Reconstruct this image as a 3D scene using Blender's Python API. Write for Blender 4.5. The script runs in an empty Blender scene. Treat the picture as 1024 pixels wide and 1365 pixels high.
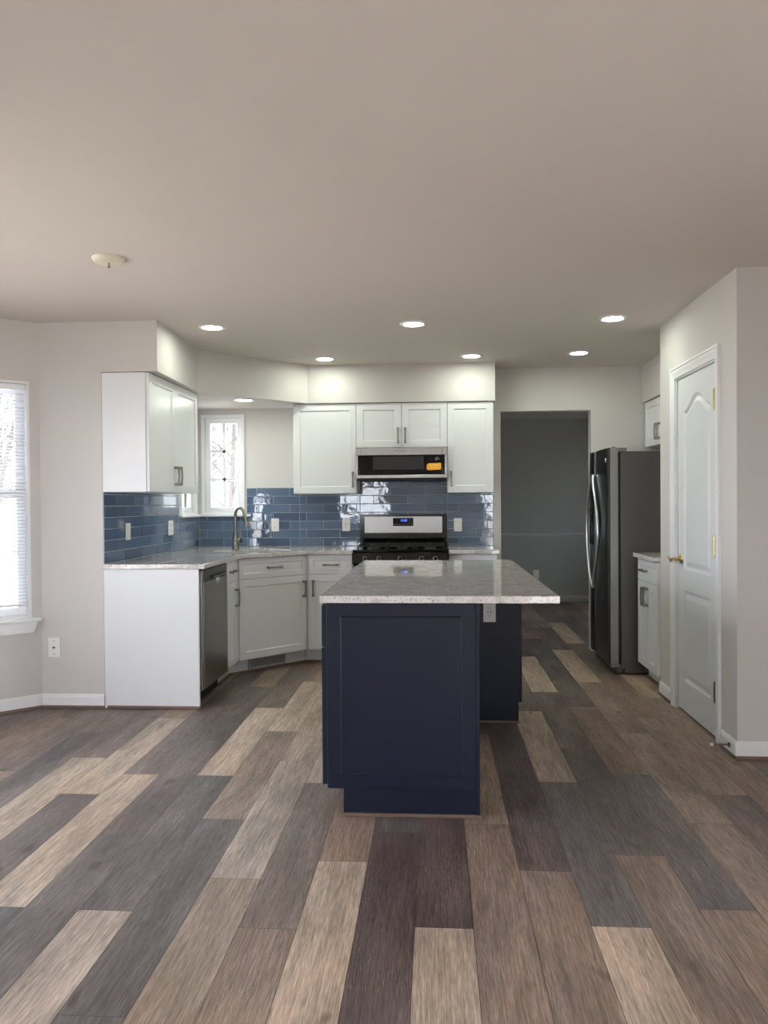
import bpy, bmesh, math, random
from mathutils import Vector, Matrix, noise

random.seed(7)
C = bpy.context.scene.collection
SC = bpy.context.scene
PI = math.pi

# ------------------------------------------------------------------ camera, light, exposure
F_PX, YAW, PITCH, ROLL, CAM_Z = 1032.0, 0.0665, 0.0120, 0.0068, 1.2924
_f0 = Vector((-math.sin(YAW), math.cos(YAW), 0)); _r0 = Vector((math.cos(YAW), math.sin(YAW), 0)); _d0 = Vector((0, 0, -1))
_f = _f0 * math.cos(PITCH) + _d0 * math.sin(PITCH); _d = _d0 * math.cos(PITCH) - _f0 * math.sin(PITCH)
_r = _r0 * math.cos(ROLL) + _d * math.sin(ROLL); _d2 = _d * math.cos(ROLL) - _r0 * math.sin(ROLL)
cam_data = bpy.data.cameras.new('camera'); cam = bpy.data.objects.new('camera', cam_data); C.objects.link(cam)
cam_data.sensor_fit = 'HORIZONTAL'; cam_data.sensor_width = 36.0; cam_data.lens = 36.0 * F_PX / 1024.0
cam_data.clip_start = 0.02; cam_data.clip_end = 200
m = Matrix.Identity(4)
for i, v in enumerate((_r, -_d2, -_f)):
    for j in range(3): m[j][i] = v[j]
m[2][3] = CAM_Z
cam.matrix_world = m
SC.camera = cam

SKY = 6.5           # overcast sky radiance
LAMP = 49.0          # recessed lamp lens radiance
SC.view_settings.view_transform = 'Standard'; SC.view_settings.look = 'None'
SC.view_settings.exposure = 0.93; SC.view_settings.gamma = 1.0; SC.view_settings.use_curve_mapping = False
world = bpy.data.worlds.new('overcast_sky'); SC.world = world; world.use_nodes = True
bg = world.node_tree.nodes['Background']
bg.inputs['Color'].default_value = (0.95, 0.95, 1.04, 1); bg.inputs['Strength'].default_value = SKY
SC.cycles.max_bounces = 14; SC.cycles.diffuse_bounces = 10; SC.cycles.glossy_bounces = 5
SC.cycles.transparent_max_bounces = 12; SC.cycles.sample_clamp_indirect = 20.0

# ------------------------------------------------------------------ materials
def srgb(r, g, b):
    f = lambda c: (c / 12.92 if c <= 0.04045 else ((c + 0.055) / 1.055) ** 2.4)
    return (f(r / 255), f(g / 255), f(b / 255), 1)

def mat(name, col, rough=0.5, metal=0.0, noise_amt=0.0, noise_scale=8.0, bump=0.0, bump_scale=60.0, stretch=None,
        coat=0.0, emit=None, emit_s=0.0, spec=0.5):
    M = bpy.data.materials.new(name); M.use_nodes = True
    nt = M.node_tree; b = nt.nodes['Principled BSDF']
    b.inputs['Base Color'].default_value = col; b.inputs['Roughness'].default_value = rough
    b.inputs['Metallic'].default_value = metal; b.inputs['Specular IOR Level'].default_value = spec
    if coat: b.inputs['Coat Weight'].default_value = coat; b.inputs['Coat Roughness'].default_value = 0.05
    if emit: b.inputs['Emission Color'].default_value = emit; b.inputs['Emission Strength'].default_value = emit_s
    tc = nt.nodes.new('ShaderNodeTexCoord'); mp = nt.nodes.new('ShaderNodeMapping')
    nt.links.new(tc.outputs['Object'], mp.inputs['Vector'])
    if stretch: mp.inputs['Scale'].default_value = stretch
    if noise_amt:
        n = nt.nodes.new('ShaderNodeTexNoise'); n.inputs['Scale'].default_value = noise_scale; n.inputs['Detail'].default_value = 4
        nt.links.new(mp.outputs['Vector'], n.inputs['Vector'])
        mx = nt.nodes.new('ShaderNodeMix'); mx.data_type = 'RGBA'
        lo = tuple(c * (1 - noise_amt) for c in col[:3]) + (1,); hi = tuple(min(1, c * (1 + noise_amt)) for c in col[:3]) + (1,)
        mx.inputs['A'].default_value = lo; mx.inputs['B'].default_value = hi
        nt.links.new(n.outputs['Fac'], mx.inputs['Factor']); nt.links.new(mx.outputs['Result'], b.inputs['Base Color'])
    if bump:
        n2 = nt.nodes.new('ShaderNodeTexNoise'); n2.inputs['Scale'].default_value = bump_scale; n2.inputs['Detail'].default_value = 3
        nt.links.new(mp.outputs['Vector'], n2.inputs['Vector'])
        bp = nt.nodes.new('ShaderNodeBump'); bp.inputs['Strength'].default_value = bump; bp.inputs['Distance'].default_value = 0.002
        nt.links.new(n2.outputs['Fac'], bp.inputs['Height']); nt.links.new(bp.outputs['Normal'], b.inputs['Normal'])
    return M

WALL = mat('wall_paint', srgb(206, 203, 199), 0.75, noise_amt=0.02, noise_scale=3, bump=0.08, bump_scale=180)
CEIL = mat('ceiling_paint', srgb(214, 206, 198), 0.85, noise_amt=0.02, noise_scale=2, bump=0.1, bump_scale=150)
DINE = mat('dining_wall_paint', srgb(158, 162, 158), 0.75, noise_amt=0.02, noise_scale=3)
TRIM = mat('white_trim_paint', srgb(232, 233, 233), 0.4, noise_amt=0.015)
DOORP = mat('white_door_paint', srgb(222, 225, 226), 0.38, noise_amt=0.012)
SHOE = mat('brown_shoe_moulding', srgb(112, 92, 82), 0.45, noise_amt=0.25, noise_scale=20, stretch=(1, 1, 6))
CAB = mat('white_cabinet_paint', srgb(227, 229, 230), 0.32, noise_amt=0.012)
CABI = mat('cabinet_shadow_gap', srgb(120, 120, 118), 0.7, noise_amt=0.05)
NAVY = mat('navy_cabinet_paint', srgb(21, 28, 46), 0.38, noise_amt=0.05, spec=0.35)
NICKEL = mat('brushed_nickel', srgb(150, 144, 136), 0.3, 1.0, noise_amt=0.08, noise_scale=40)
STEEL = mat('stainless_steel', srgb(174, 173, 170), 0.27, 1.0, noise_amt=0.05, noise_scale=12, stretch=(1, 1, 40), bump=0.03, bump_scale=30)
STEELV = mat('stainless_brushed_panel', srgb(150, 148, 145), 0.3, 1.0, noise_amt=0.05, noise_scale=12, stretch=(20, 20, 1), bump=0.02, bump_scale=40)
DARKST = mat('black_stainless_door', srgb(92, 95, 97), 0.30, 1.0, noise_amt=0.04, noise_scale=10, stretch=(1, 20, 1))
GREYP = mat('dark_grey_case_paint', srgb(92, 90, 88), 0.42, 0.1, noise_amt=0.06, noise_scale=10, bump=0.15, bump_scale=250)
CHROME = mat('polished_handle_metal', srgb(215, 218, 220), 0.32, 1.0, noise_amt=0.02)
BLACK = mat('black_enamel', srgb(12, 12, 13), 0.12, noise_amt=0.1)
BLACKM = mat('matt_black_iron', srgb(18, 18, 18), 0.5, noise_amt=0.2, noise_scale=40, bump=0.2, bump_scale=200)
GLASSB = mat('black_glass', srgb(6, 6, 7), 0.06, noise_amt=0.05, spec=0.3)
GLASSW = mat('smoked_oven_window', srgb(46, 46, 47), 0.08, noise_amt=0.05)
BRASS = mat('polished_brass', srgb(192, 172, 118), 0.28, 1.0, noise_amt=0.06, noise_scale=30)
AGED = mat('aged_brass', srgb(120, 110, 96), 0.35, 1.0, noise_amt=0.1, noise_scale=30)
PLATE = mat('white_plastic', srgb(234, 234, 230), 0.35, noise_amt=0.01)
SLOT = mat('dark_slot', srgb(45, 43, 40), 0.6, noise_amt=0.1)
IVORY = mat('ivory_plastic', srgb(222, 214, 192), 0.5, noise_amt=0.02)
VENTM = mat('vent_grey_metal', srgb(176, 176, 174), 0.45, 0.2, noise_amt=0.04)
VINYL = mat('white_vinyl', srgb(236, 238, 240), 0.35, noise_amt=0.01)
GROUT = mat('pale_grout', srgb(196, 206, 214), 0.8, noise_amt=0.05, noise_scale=40)
BARK = mat('bare_bark', srgb(92, 88, 85), 0.9, noise_amt=0.3, noise_scale=14, bump=0.5, bump_scale=20)
LAWN = mat('winter_lawn', srgb(202, 193, 179), 0.95, noise_amt=0.35, noise_scale=1.3, bump=0.5, bump_scale=12)
SIDING = mat('exterior_siding', srgb(215, 213, 205), 0.8, noise_amt=0.03)
AMBER = mat('amber_sticker', srgb(250, 178, 40), 0.5, noise_amt=0.06, noise_scale=30)
AMBERP = mat('pale_sticker_print', srgb(252, 214, 120), 0.5, noise_amt=0.06, noise_scale=60)
ICON = mat('white_icon_print', srgb(190, 190, 190), 0.5, noise_amt=0.02)
BLUE = mat('blue_clock_digits', srgb(40, 70, 255), 0.5, emit=(0.08, 0.2, 1, 1), emit_s=1.4)
LOGO = mat('grey_logo_print', srgb(120, 118, 114), 0.4, noise_amt=0.02)
SINKM = mat('sink_basin_steel', srgb(170, 170, 168), 0.3, 1.0, noise_amt=0.05)
RUBBER = mat('white_rubber_tip', srgb(225, 222, 214), 0.6, noise_amt=0.02)
LENS = mat('lit_lamp_lens', (1, 1, 1, 1), 0.4, emit=(0.93, 1.0, 0.87, 1), emit_s=LAMP)

def blind_mat():
    M = bpy.data.materials.new('white_blind_vinyl'); M.use_nodes = True; nt = M.node_tree
    b = nt.nodes['Principled BSDF']; b.inputs['Base Color'].default_value = srgb(236, 238, 240); b.inputs['Roughness'].default_value = 0.5
    t = nt.nodes.new('ShaderNodeBsdfTranslucent'); t.inputs['Color'].default_value = srgb(225, 228, 232)
    n = nt.nodes.new('ShaderNodeTexNoise'); n.inputs['Scale'].default_value = 12
    mr = nt.nodes.new('ShaderNodeMapRange'); mr.inputs['To Min'].default_value = 0.25; mr.inputs['To Max'].default_value = 0.35
    nt.links.new(n.outputs['Fac'], mr.inputs['Value'])
    mx = nt.nodes.new('ShaderNodeMixShader'); nt.links.new(mr.outputs['Result'], mx.inputs['Fac'])
    nt.links.new(b.outputs[0], mx.inputs[1]); nt.links.new(t.outputs[0], mx.inputs[2])
    nt.links.new(mx.outputs[0], nt.nodes['Material Output'].inputs['Surface'])
    return M
BLIND = blind_mat()

def pane_mat():
    M = bpy.data.materials.new('window_glass'); M.use_nodes = True; nt = M.node_tree
    nt.nodes.remove(nt.nodes['Principled BSDF'])
    t = nt.nodes.new('ShaderNodeBsdfTransparent'); t.inputs['Color'].default_value = (0.95, 0.97, 0.97, 1)
    g = nt.nodes.new('ShaderNodeBsdfGlossy'); g.inputs['Roughness'].default_value = 0.02
    fr = nt.nodes.new('ShaderNodeFresnel'); fr.inputs['IOR'].default_value = 1.35
    mx = nt.nodes.new('ShaderNodeMixShader'); nt.links.new(fr.outputs[0], mx.inputs['Fac'])
    nt.links.new(t.outputs[0], mx.inputs[1]); nt.links.new(g.outputs[0], mx.inputs[2])
    nt.links.new(mx.outputs[0], nt.nodes['Material Output'].inputs['Surface'])
    return M
PANE = pane_mat()

def quartz_mat():
    M = bpy.data.materials.new('speckled_quartz'); M.use_nodes = True; nt = M.node_tree; b = nt.nodes['Principled BSDF']
    b.inputs['Roughness'].default_value = 0.035; b.inputs['Specular IOR Level'].default_value = 0.8
    tc = nt.nodes.new('ShaderNodeTexCoord')
    n1 = nt.nodes.new('ShaderNodeTexNoise'); n1.inputs['Scale'].default_value = 9; n1.inputs['Detail'].default_value = 6; n1.inputs['Distortion'].default_value = 1.5
    mp = nt.nodes.new('ShaderNodeMapping'); mp.inputs['Scale'].default_value = (1, 3, 1)
    nt.links.new(tc.outputs['Object'], mp.inputs['Vector']); nt.links.new(mp.outputs['Vector'], n1.inputs['Vector'])
    r1 = nt.nodes.new('ShaderNodeValToRGB'); r1.color_ramp.elements[0].position = 0.34; r1.color_ramp.elements[0].color = srgb(196, 191, 187)
    r1.color_ramp.elements[1].position = 0.6; r1.color_ramp.elements[1].color = srgb(222, 218, 214)
    nt.links.new(n1.outputs['Fac'], r1.inputs['Fac'])
    v = nt.nodes.new('ShaderNodeTexNoise'); v.inputs['Scale'].default_value = 130; v.inputs['Detail'].default_value = 3
    nt.links.new(tc.outputs['Object'], v.inputs['Vector'])
    r2 = nt.nodes.new('ShaderNodeValToRGB'); e = r2.color_ramp.elements
    e[0].position = 0.36; e[0].color = srgb(140, 130, 126); e[1].position = 0.43; e[1].color = (1, 1, 1, 1)
    nt.links.new(v.outputs['Fac'], r2.inputs['Fac'])
    mx = nt.nodes.new('ShaderNodeMix'); mx.data_type = 'RGBA'; mx.blend_type = 'MULTIPLY'; mx.inputs['Factor'].default_value = 0.75
    nt.links.new(r1.outputs['Color'], mx.inputs['A']); nt.links.new(r2.outputs['Color'], mx.inputs['B'])
    nt.links.new(mx.outputs['Result'], b.inputs['Base Color'])
    return M
QUARTZ = quartz_mat()

def tile_mat():
    M = bpy.data.materials.new('blue_glazed_tile'); M.use_nodes = True; nt = M.node_tree; b = nt.nodes['Principled BSDF']
    b.inputs['Roughness'].default_value = 0.05; b.inputs['Specular IOR Level'].default_value = 1.0
    at = nt.nodes.new('ShaderNodeAttribute'); at.attribute_name = 'tone'
    mx = nt.nodes.new('ShaderNodeMix'); mx.data_type = 'RGBA'
    mx.inputs['A'].default_value = srgb(66, 86, 112); mx.inputs['B'].default_value = srgb(88, 110, 136)
    nt.links.new(at.outputs['Fac'], mx.inputs['Factor']); nt.links.new(mx.outputs['Result'], b.inputs['Base Color'])
    tc = nt.nodes.new('ShaderNodeTexCoord'); n = nt.nodes.new('ShaderNodeTexNoise'); n.inputs['Scale'].default_value = 14; n.inputs['Detail'].default_value = 2
    nt.links.new(tc.outputs['Object'], n.inputs['Vector'])
    bp = nt.nodes.new('ShaderNodeBump'); bp.inputs['Strength'].default_value = 0.22; bp.inputs['Distance'].default_value = 0.004
    nt.links.new(n.outputs['Fac'], bp.inputs['Height']); nt.links.new(bp.outputs['Normal'], b.inputs['Normal'])
    return M
TILE = tile_mat()

def floor_mat():
    M = bpy.data.materials.new('mixed_tone_wood_planks'); M.use_nodes = True; nt = M.node_tree; b = nt.nodes['Principled BSDF']
    L = nt.links.new
    at = nt.nodes.new('ShaderNodeAttribute'); at.attribute_name = 'tone'       # rgb plank colour, alpha = seed
    tc = nt.nodes.new('ShaderNodeTexCoord')
    sd = nt.nodes.new('ShaderNodeMath'); sd.operation = 'MULTIPLY'; sd.inputs[1].default_value = 57.0; L(at.outputs['Alpha'], sd.inputs[0])
    cb = nt.nodes.new('ShaderNodeCombineXYZ'); L(sd.outputs[0], cb.inputs['X']); L(sd.outputs[0], cb.inputs['Y']); L(sd.outputs[0], cb.inputs['Z'])
    ad = nt.nodes.new('ShaderNodeVectorMath'); ad.operation = 'ADD'; L(tc.outputs['Object'], ad.inputs[0]); L(cb.outputs[0], ad.inputs[1])
    def ns(scale, sx, sy, det=5, dist=0.0):
        mp = nt.nodes.new('ShaderNodeMapping'); mp.inputs['Scale'].default_value = (sx, sy, 1); L(ad.outputs[0], mp.inputs['Vector'])
        n = nt.nodes.new('ShaderNodeTexNoise'); n.inputs['Scale'].default_value = scale; n.inputs['Detail'].default_value = det
        n.inputs['Distortion'].default_value = dist; L(mp.outputs['Vector'], n.inputs['Vector']); return n
    blot = ns(3.4, 2.4, 0.55, 4, 0.4)                  # soft cloudy patches
    grain = ns(30, 5.0, 0.20, 7, 0.7)            # long grain
    fine = ns(95, 4.5, 0.22, 3)                  # pores / cerused streaks
    def ramp(n, p0, v0, p1, v1):
        r = nt.nodes.new('ShaderNodeMapRange'); r.inputs['From Min'].default_value = p0; r.inputs['From Max'].default_value = p1
        r.inputs['To Min'].default_value = v0; r.inputs['To Max'].default_value = v1; L(n.outputs['Fac'], r.inputs['Value']); return r
    a = ramp(blot, 0.3, 0.68, 0.7, 1.32); g = ramp(grain, 0.32, 0.66, 0.66, 1.24); f = ramp(fine, 0.32, 0.72, 0.68, 1.24)
    m1 = nt.nodes.new('ShaderNodeMath'); m1.operation = 'MULTIPLY'; L(a.outputs[0], m1.inputs[0]); L(g.outputs[0], m1.inputs[1])
    m2 = nt.nodes.new('ShaderNodeMath'); m2.operation = 'MULTIPLY'; L(m1.outputs[0], m2.inputs[0]); L(f.outputs[0], m2.inputs[1])
    hue = ns(2.0, 1.8, 0.8, 2)
    hm = nt.nodes.new('ShaderNodeMix'); hm.data_type = 'RGBA'; hm.inputs['A'].default_value = (0.97, 0.99, 1.01, 1); hm.inputs['B'].default_value = (1.04, 1.0, 0.96, 1)
    hr = ramp(hue, 0.35, 0, 0.65, 1); L(hr.outputs[0], hm.inputs['Factor'])
    v1 = nt.nodes.new('ShaderNodeVectorMath'); v1.operation = 'MULTIPLY'; L(at.outputs['Color'], v1.inputs[0]); L(hm.outputs['Result'], v1.inputs[1])
    v2 = nt.nodes.new('ShaderNodeVectorMath'); v2.operation = 'SCALE'; L(v1.outputs[0], v2.inputs[0]); L(m2.outputs[0], v2.inputs['Scale'])
    # wandering cathedral figure, pale limed lines on some planks
    wv = nt.nodes.new('ShaderNodeTexWave'); wv.inputs['Scale'].default_value = 20; wv.inputs['Distortion'].default_value = 11; wv.inputs['Detail'].default_value = 3
    wv.inputs['Detail Scale'].default_value = 1.2; wv.bands_direction = 'X'
    mpw = nt.nodes.new('ShaderNodeMapping'); mpw.inputs['Scale'].default_value = (2.2, 0.5, 1); L(ad.outputs[0], mpw.inputs['Vector']); L(mpw.outputs['Vector'], wv.inputs['Vector'])
    rw = ramp(wv, 0.80, 0, 1.0, 1)
    msk = ns(2.6, 1.6, 0.5, 2); rm = ramp(msk, 0.50, 0, 0.72, 0.42)
    mm = nt.nodes.new('ShaderNodeMath'); mm.operation = 'MULTIPLY'; L(rw.outputs[0], mm.inputs[0]); L(rm.outputs[0], mm.inputs[1])
    lim = nt.nodes.new('ShaderNodeMix'); lim.data_type = 'RGBA'; lim.inputs['B'].default_value = srgb(190, 180, 170)
    L(mm.outputs[0], lim.inputs['Factor']); L(v2.outputs[0], lim.inputs['A'])
    # small dark knots
    kn = ns(9.0, 1.2, 0.6, 1); rk = ramp(kn, 0.715, 0, 0.78, 0.6)
    kx = nt.nodes.new('ShaderNodeMix'); kx.data_type = 'RGBA'; kx.inputs['B'].default_value = srgb(60, 48, 42)
    L(rk.outputs[0], kx.inputs['Factor']); L(lim.outputs['Result'], kx.inputs['A'])
    L(kx.outputs['Result'], b.inputs['Base Color'])
    rr = ramp(fine, 0.3, 0.50, 0.7, 0.40); L(rr.outputs[0], b.inputs['Roughness'])
    b.inputs['Specular IOR Level'].default_value = 0.4
    bp = nt.nodes.new('ShaderNodeBump'); bp.inputs['Strength'].default_value = 0.25; bp.inputs['Distance'].default_value = 0.0012
    L(grain.outputs['Fac'], bp.inputs['Height']); L(bp.outputs['Normal'], b.inputs['Normal'])
    return M
FLOORM = floor_mat()

# ------------------------------------------------------------------ mesh helpers
class MB:
    """collects shapes into one mesh"""
    def __init__(self, xf=None):
        self.v = []; self.f = []; self.sm = []; self.xf = xf
    def add(self, verts, faces, smooth=False):
        o = len(self.v)
        self.v += [Vector(p) for p in verts]
        self.f += [tuple(i + o for i in fc) for fc in faces]; self.sm += [smooth] * len(faces)
        return self
    def from_bm(self, bm, smooth=False):
        bm.verts.index_update()
        self.add([v.co.copy() for v in bm.verts], [[v.index for v in fc.verts] for fc in bm.faces], smooth); bm.free(); return self
    def box(self, x0, x1, y0, y1, z0, z1, bev=0.0, seg=2):
        x0, x1 = min(x0, x1), max(x0, x1); y0, y1 = min(y0, y1), max(y0, y1); z0, z1 = min(z0, z1), max(z0, z1)
        P = [(x0, y0, z0), (x1, y0, z0), (x1, y1, z0), (x0, y1, z0), (x0, y0, z1), (x1, y0, z1), (x1, y1, z1), (x0, y1, z1)]
        Fs = [(0, 3, 2, 1), (4, 5, 6, 7), (0, 1, 5, 4), (1, 2, 6, 5), (2, 3, 7, 6), (3, 0, 4, 7)]
        if bev <= 0: return self.add(P, Fs)
        bm = bmesh.new(); vs = [bm.verts.new(p) for p in P]
        for fc in Fs: bm.faces.new([vs[i] for i in fc])
        bmesh.ops.bevel(bm, geom=bm.edges[:], offset=bev, segments=seg, affect='EDGES', profile=0.6)
        return self.from_bm(bm)
    def prism(self, pts, h0, h1, axis='z', bev=0.0):
        """outline extruded along an axis; pts counter-clockwise seen from +axis"""
        n = len(pts)
        def P(a, b, h): return {'z': (a, b, h), 'y': (a, h, b), 'x': (h, a, b)}[axis]
        bm = bmesh.new()
        lo = [bm.verts.new(P(a, b, h0)) for a, b in pts]; hi = [bm.verts.new(P(a, b, h1)) for a, b in pts]
        bm.faces.new(list(reversed(lo))); bm.faces.new(hi)
        for i in range(n): bm.faces.new([lo[i], lo[(i + 1) % n], hi[(i + 1) % n], hi[i]])
        bmesh.ops.recalc_face_normals(bm, faces=bm.faces[:])
        if bev: bmesh.ops.bevel(bm, geom=bm.edges[:], offset=bev, segments=2, affect='EDGES', profile=0.6)
        return self.from_bm(bm)
    def tube(self, pts, r, n=10, caps=True):
        pts = [Vector(p) for p in pts]; rs = r if isinstance(r, (list, tuple)) else [r] * len(pts)
        rings = []; up = None
        for i, p in enumerate(pts):
            t = (pts[min(i + 1, len(pts) - 1)] - pts[max(i - 1, 0)]).normalized()
            if up is None:
                up = Vector((0, 0, 1)) if abs(t.z) < 0.9 else Vector((1, 0, 0))
            u = (up - t * up.dot(t)).normalized(); w = t.cross(u); up = u
            rings.append([p + (u * math.cos(2 * PI * k / n) + w * math.sin(2 * PI * k / n)) * rs[i] for k in range(n)])
        V = [q for rg in rings for q in rg]; Fs = []
        for i in range(len(pts) - 1):
            for k in range(n):
                a = i * n + k; b = i * n + (k + 1) % n
                Fs.append((a, b, b + n, a + n))
        self.add(V, Fs, True)
        if caps:
            self.add(rings[0], [tuple(reversed(range(n)))]); self.add(rings[-1], [tuple(range(n))])
        return self
    def lathe(self, prof, center, axis='z', n=28, smooth=True):
        """prof: list of (radius, height)"""
        cx, cy, cz = center; V = []; Fs = []
        for r, h in prof:
            for k in range(n):
                a = 2 * PI * k / n; c, s = r * math.cos(a), r * math.sin(a)
                V.append({'z': (cx + c, cy + s, cz + h), 'y': (cx + c, cy + h, cz + s), 'x': (cx + h, cy + c, cz + s)}[axis])
        for i in range(len(prof) - 1):
            for k in range(n):
                a = i * n + k; b = i * n + (k + 1) % n
                Fs.append((a, b, b + n, a + n))
        return self.add(V, Fs, smooth)
    def build(self, name, material, parent=None, fix=True):
        me = bpy.data.meshes.new(name)
        V = [self.xf @ v for v in self.v] if self.xf else self.v
        me.from_pydata([tuple(v) for v in V], [], self.f); me.materials.append(material)
        me.polygons.foreach_set('use_smooth', self.sm)
        if fix:
            bm = bmesh.new(); bm.from_mesh(me); bmesh.ops.recalc_face_normals(bm, faces=bm.faces[:]); bm.to_mesh(me); bm.free()
        me.update()
        o = bpy.data.objects.new(name, me); C.objects.link(o)
        if parent: o.parent = parent
        return o

def tag(o, label=None, cat=None, group=None, kind=None):
    if label: o['label'] = label
    if cat: o['category'] = cat
    if group: o['group'] = group
    if kind: o['kind'] = kind
    return o
def thing(name, label, cat, loc=(0, 0, 0), rotz=0.0, group=None):
    o = bpy.data.objects.new(name, None); C.objects.link(o); o.empty_display_size = 0.1
    o.location = loc; o.rotation_euler = (0, 0, rotz)
    return tag(o, label, cat, group)
def struct(name, mb, material, parent=None):
    o = mb.build(name, material, parent)
    if not parent: o['kind'] = 'structure'
    return o
def copy_tree(src, parent=None):
    c = src.copy(); C.objects.link(c)
    if parent: c.parent = parent
    for ch in list(src.children): copy_tree(ch, c)
    return c

# ------------------------------------------------------------------ room dimensions (metres, camera above the origin)
D = 6.765; LX = -2.104; FY = 4.775; ZC = 2.448; SOF = 2.130
PX, PN, PF = 1.4977, 3.9626, 5.275
RX = 2.13; BX = -2.51
T = 0.12

# ------------------------------------------------------------------ floor: each plank a face with its own tone
PW, PS, PL = 0.1789, -0.608, 1.2185
TONE = {
    'l': [(174, 155, 138), (178, 160, 144), (168, 151, 135)],
    'w': [(174, 160, 148), (168, 154, 143)],
    'm': [(144, 125, 111), (149, 131, 116), (140, 123, 111)],
    'b': [(130, 112, 99), (134, 115, 103)],
    'k': [(115, 102, 96), (111, 99, 94)],
    'd': [(99, 90, 87), (103, 93, 89)],
    'g': [(104, 97, 95), (100, 94, 92)],
    'p': [(91, 78, 76), (96, 82, 80)],
}
# column: (one plank end, {end just nearer than the plank : tone})
PLANKS = {
    -11: (3.95, {}), -10: (4.55, {3.33: 'b', 4.55: 'k'}), -9: (3.62, {3.62: 'k', 2.40: 'm'}), -8: (4.25, {3.03: 'g', 4.25: 'k'}),
    -7: (3.832, {3.832: 'k', 2.61: 'l'}), -6: (4.564, {4.564: 'm', 3.345: 'l', 2.13: 'd'}), -5: (3.608, {4.83: 'd', 3.608: 'k', 2.39: 'l', 1.17: 'g'}),
    -4: (2.932, {4.15: 'd', 2.932: 'd', 1.71: 'g'}), -3: (3.604, {4.82: 'k', 3.604: 'l', 2.39: 'g', 1.17: 'w'}),
    -2: (3.106, {5.547: 'm', 4.325: 'l', 3.106: 'm', 1.888: 'g'}), -1: (3.831, {5.05: 'l', 3.831: 'l', 2.632: 'w', 1.41: 'm'}),
    0: (3.529, {3.529: 'l', 2.313: 'k', 1.09: 'b'}), 1: (2.761, {2.761: 'b', 1.54: 'l'}), 2: (3.014, {3.014: 'g', 1.80: 'p'}),
    3: (2.342, {2.342: 'p', 1.12: 'l'}), 4: (3.108, {4.332: 'd', 3.108: 'm', 1.89: 'b'}), 5: (2.725, {3.943: 'd', 2.725: 'p', 1.507: 'b'}),
    6: (3.595, {4.799: 'k', 3.595: 'l', 2.384: 'g', 1.16: 'l'}), 7: (4.082, {6.517: 'd', 5.299: 'l', 4.082: 'k', 2.865: 'd', 1.64: 'b'}),
    8: (3.713, {6.15: 'g', 4.93: 'd', 3.713: 'b', 2.495: 'g', 1.28: 'b'}), 9: (4.379, {5.586: 'l', 4.379: 'm', 3.153: 'm', 1.93: 'm'}),
    10: (3.471, {8.321: 'k', 7.083: 'l', 5.9: 'k', 4.69: 'b', 3.471: 'm', 2.25: 'k'}), 11: (3.95, {5.17: 'l', 3.95: 'm', 2.73: 'b', 1.51: 'm'}),
    12: (4.35, {4.35: 'm', 3.13: 'k'}),
}
def build_floor():
    bm = bmesh.new(); lay = bm.loops.layers.float_color.new('tone'); rnd = random.Random(11)
    gap = 0.0009; seams = MB()
    keys = ['k', 'd', 'b', 'm', 'g', 'l', 'p', 'k', 'm']
    for c in range(-17, 19):
        x0 = PS + c * PW; x1 = x0 + PW
        base, tones = PLANKS.get(c, (rnd.uniform(2, 3.2), {}))
        k0 = math.floor((-2.8 - base) / PL)
        y = base + k0 * PL
        while y < 10.2:
            y0, y1 = y, y + PL
            near = [t for e, t in tones.items() if abs(e - y0) < 0.06]
            t = near[0] if near else rnd.choice(keys)
            col = rnd.choice(TONE[t]); s = rnd.random()
            ya, yb = max(y0, -2.7), min(y1, 10.15)
            if x1 < -2.15: yb = min(yb, 4.85)
            if x1 < -1.1: yb = min(yb, 6.85)
            if x1 < -3.4: yb = min(yb, 4.1)
            if yb - ya > 0.02:
                vs = [bm.verts.new(p) for p in ((x0 + gap, ya + gap, 0), (x1 - gap, ya + gap, 0), (x1 - gap, yb - gap, 0), (x0 + gap, yb - gap, 0))]
                fc = bm.faces.new(vs); lc = srgb(*col)
                for lp in fc.loops: lp[lay] = (lc[0], lc[1], lc[2], s)
            y += PL
    # dark bed showing in the joints, and the slab below
    def quad(pts, z, col):
        fc = bm.faces.new([bm.verts.new((a, b, z)) for a, b in pts])
        for lp in fc.loops: lp[lay] = (*col, 0.5)
    dk = (0.03, 0.026, 0.024)
    quad(((-3.6, -2.8), (3.8, -2.8), (3.8, 4.85), (-3.6, 4.85)), -0.0016, dk)
    quad(((-2.2, 4.85), (3.8, 4.85), (3.8, 6.85), (-2.2, 6.85)), -0.0016, dk)
    quad(((-1.1, 6.85), (3.8, 6.85), (3.8, 10.2), (-1.1, 10.2)), -0.0016, dk)
    me = bpy.data.meshes.new('floor'); bm.to_mesh(me); bm.free(); me.materials.append(FLOORM)
    o = bpy.data.objects.new('floor', me); C.objects.link(o); o['kind'] = 'structure'
build_floor()

# ------------------------------------------------------------------ ceiling, soffits
def outline_slab(name, pts, z0, z1, material):
    return struct(name, MB().prism(pts, z0, z1), material)
outline_slab('ceiling', [(-3.45, -2.7), (3.72, -2.7), (3.72, 10.15), (-1.12, 10.15), (-1.12, 6.885), (-2.224, 6.885), (-2.224, 4.895), (-2.63, 4.895), (-3.45, 4.15)], ZC, ZC + 0.12, CEIL)
struct('soffit_ceiling', MB().prism([(LX, FY), (-1.742, FY), (-1.768, 5.705), (-1.064, 6.447), (0.4966, 6.447), (0.4966, D), (LX, D)], SOF, ZC), WALL)
struct('soffit_ceiling', MB().box(1.765, RX, PF + 0.12, D, SOF, ZC), WALL)

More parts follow.
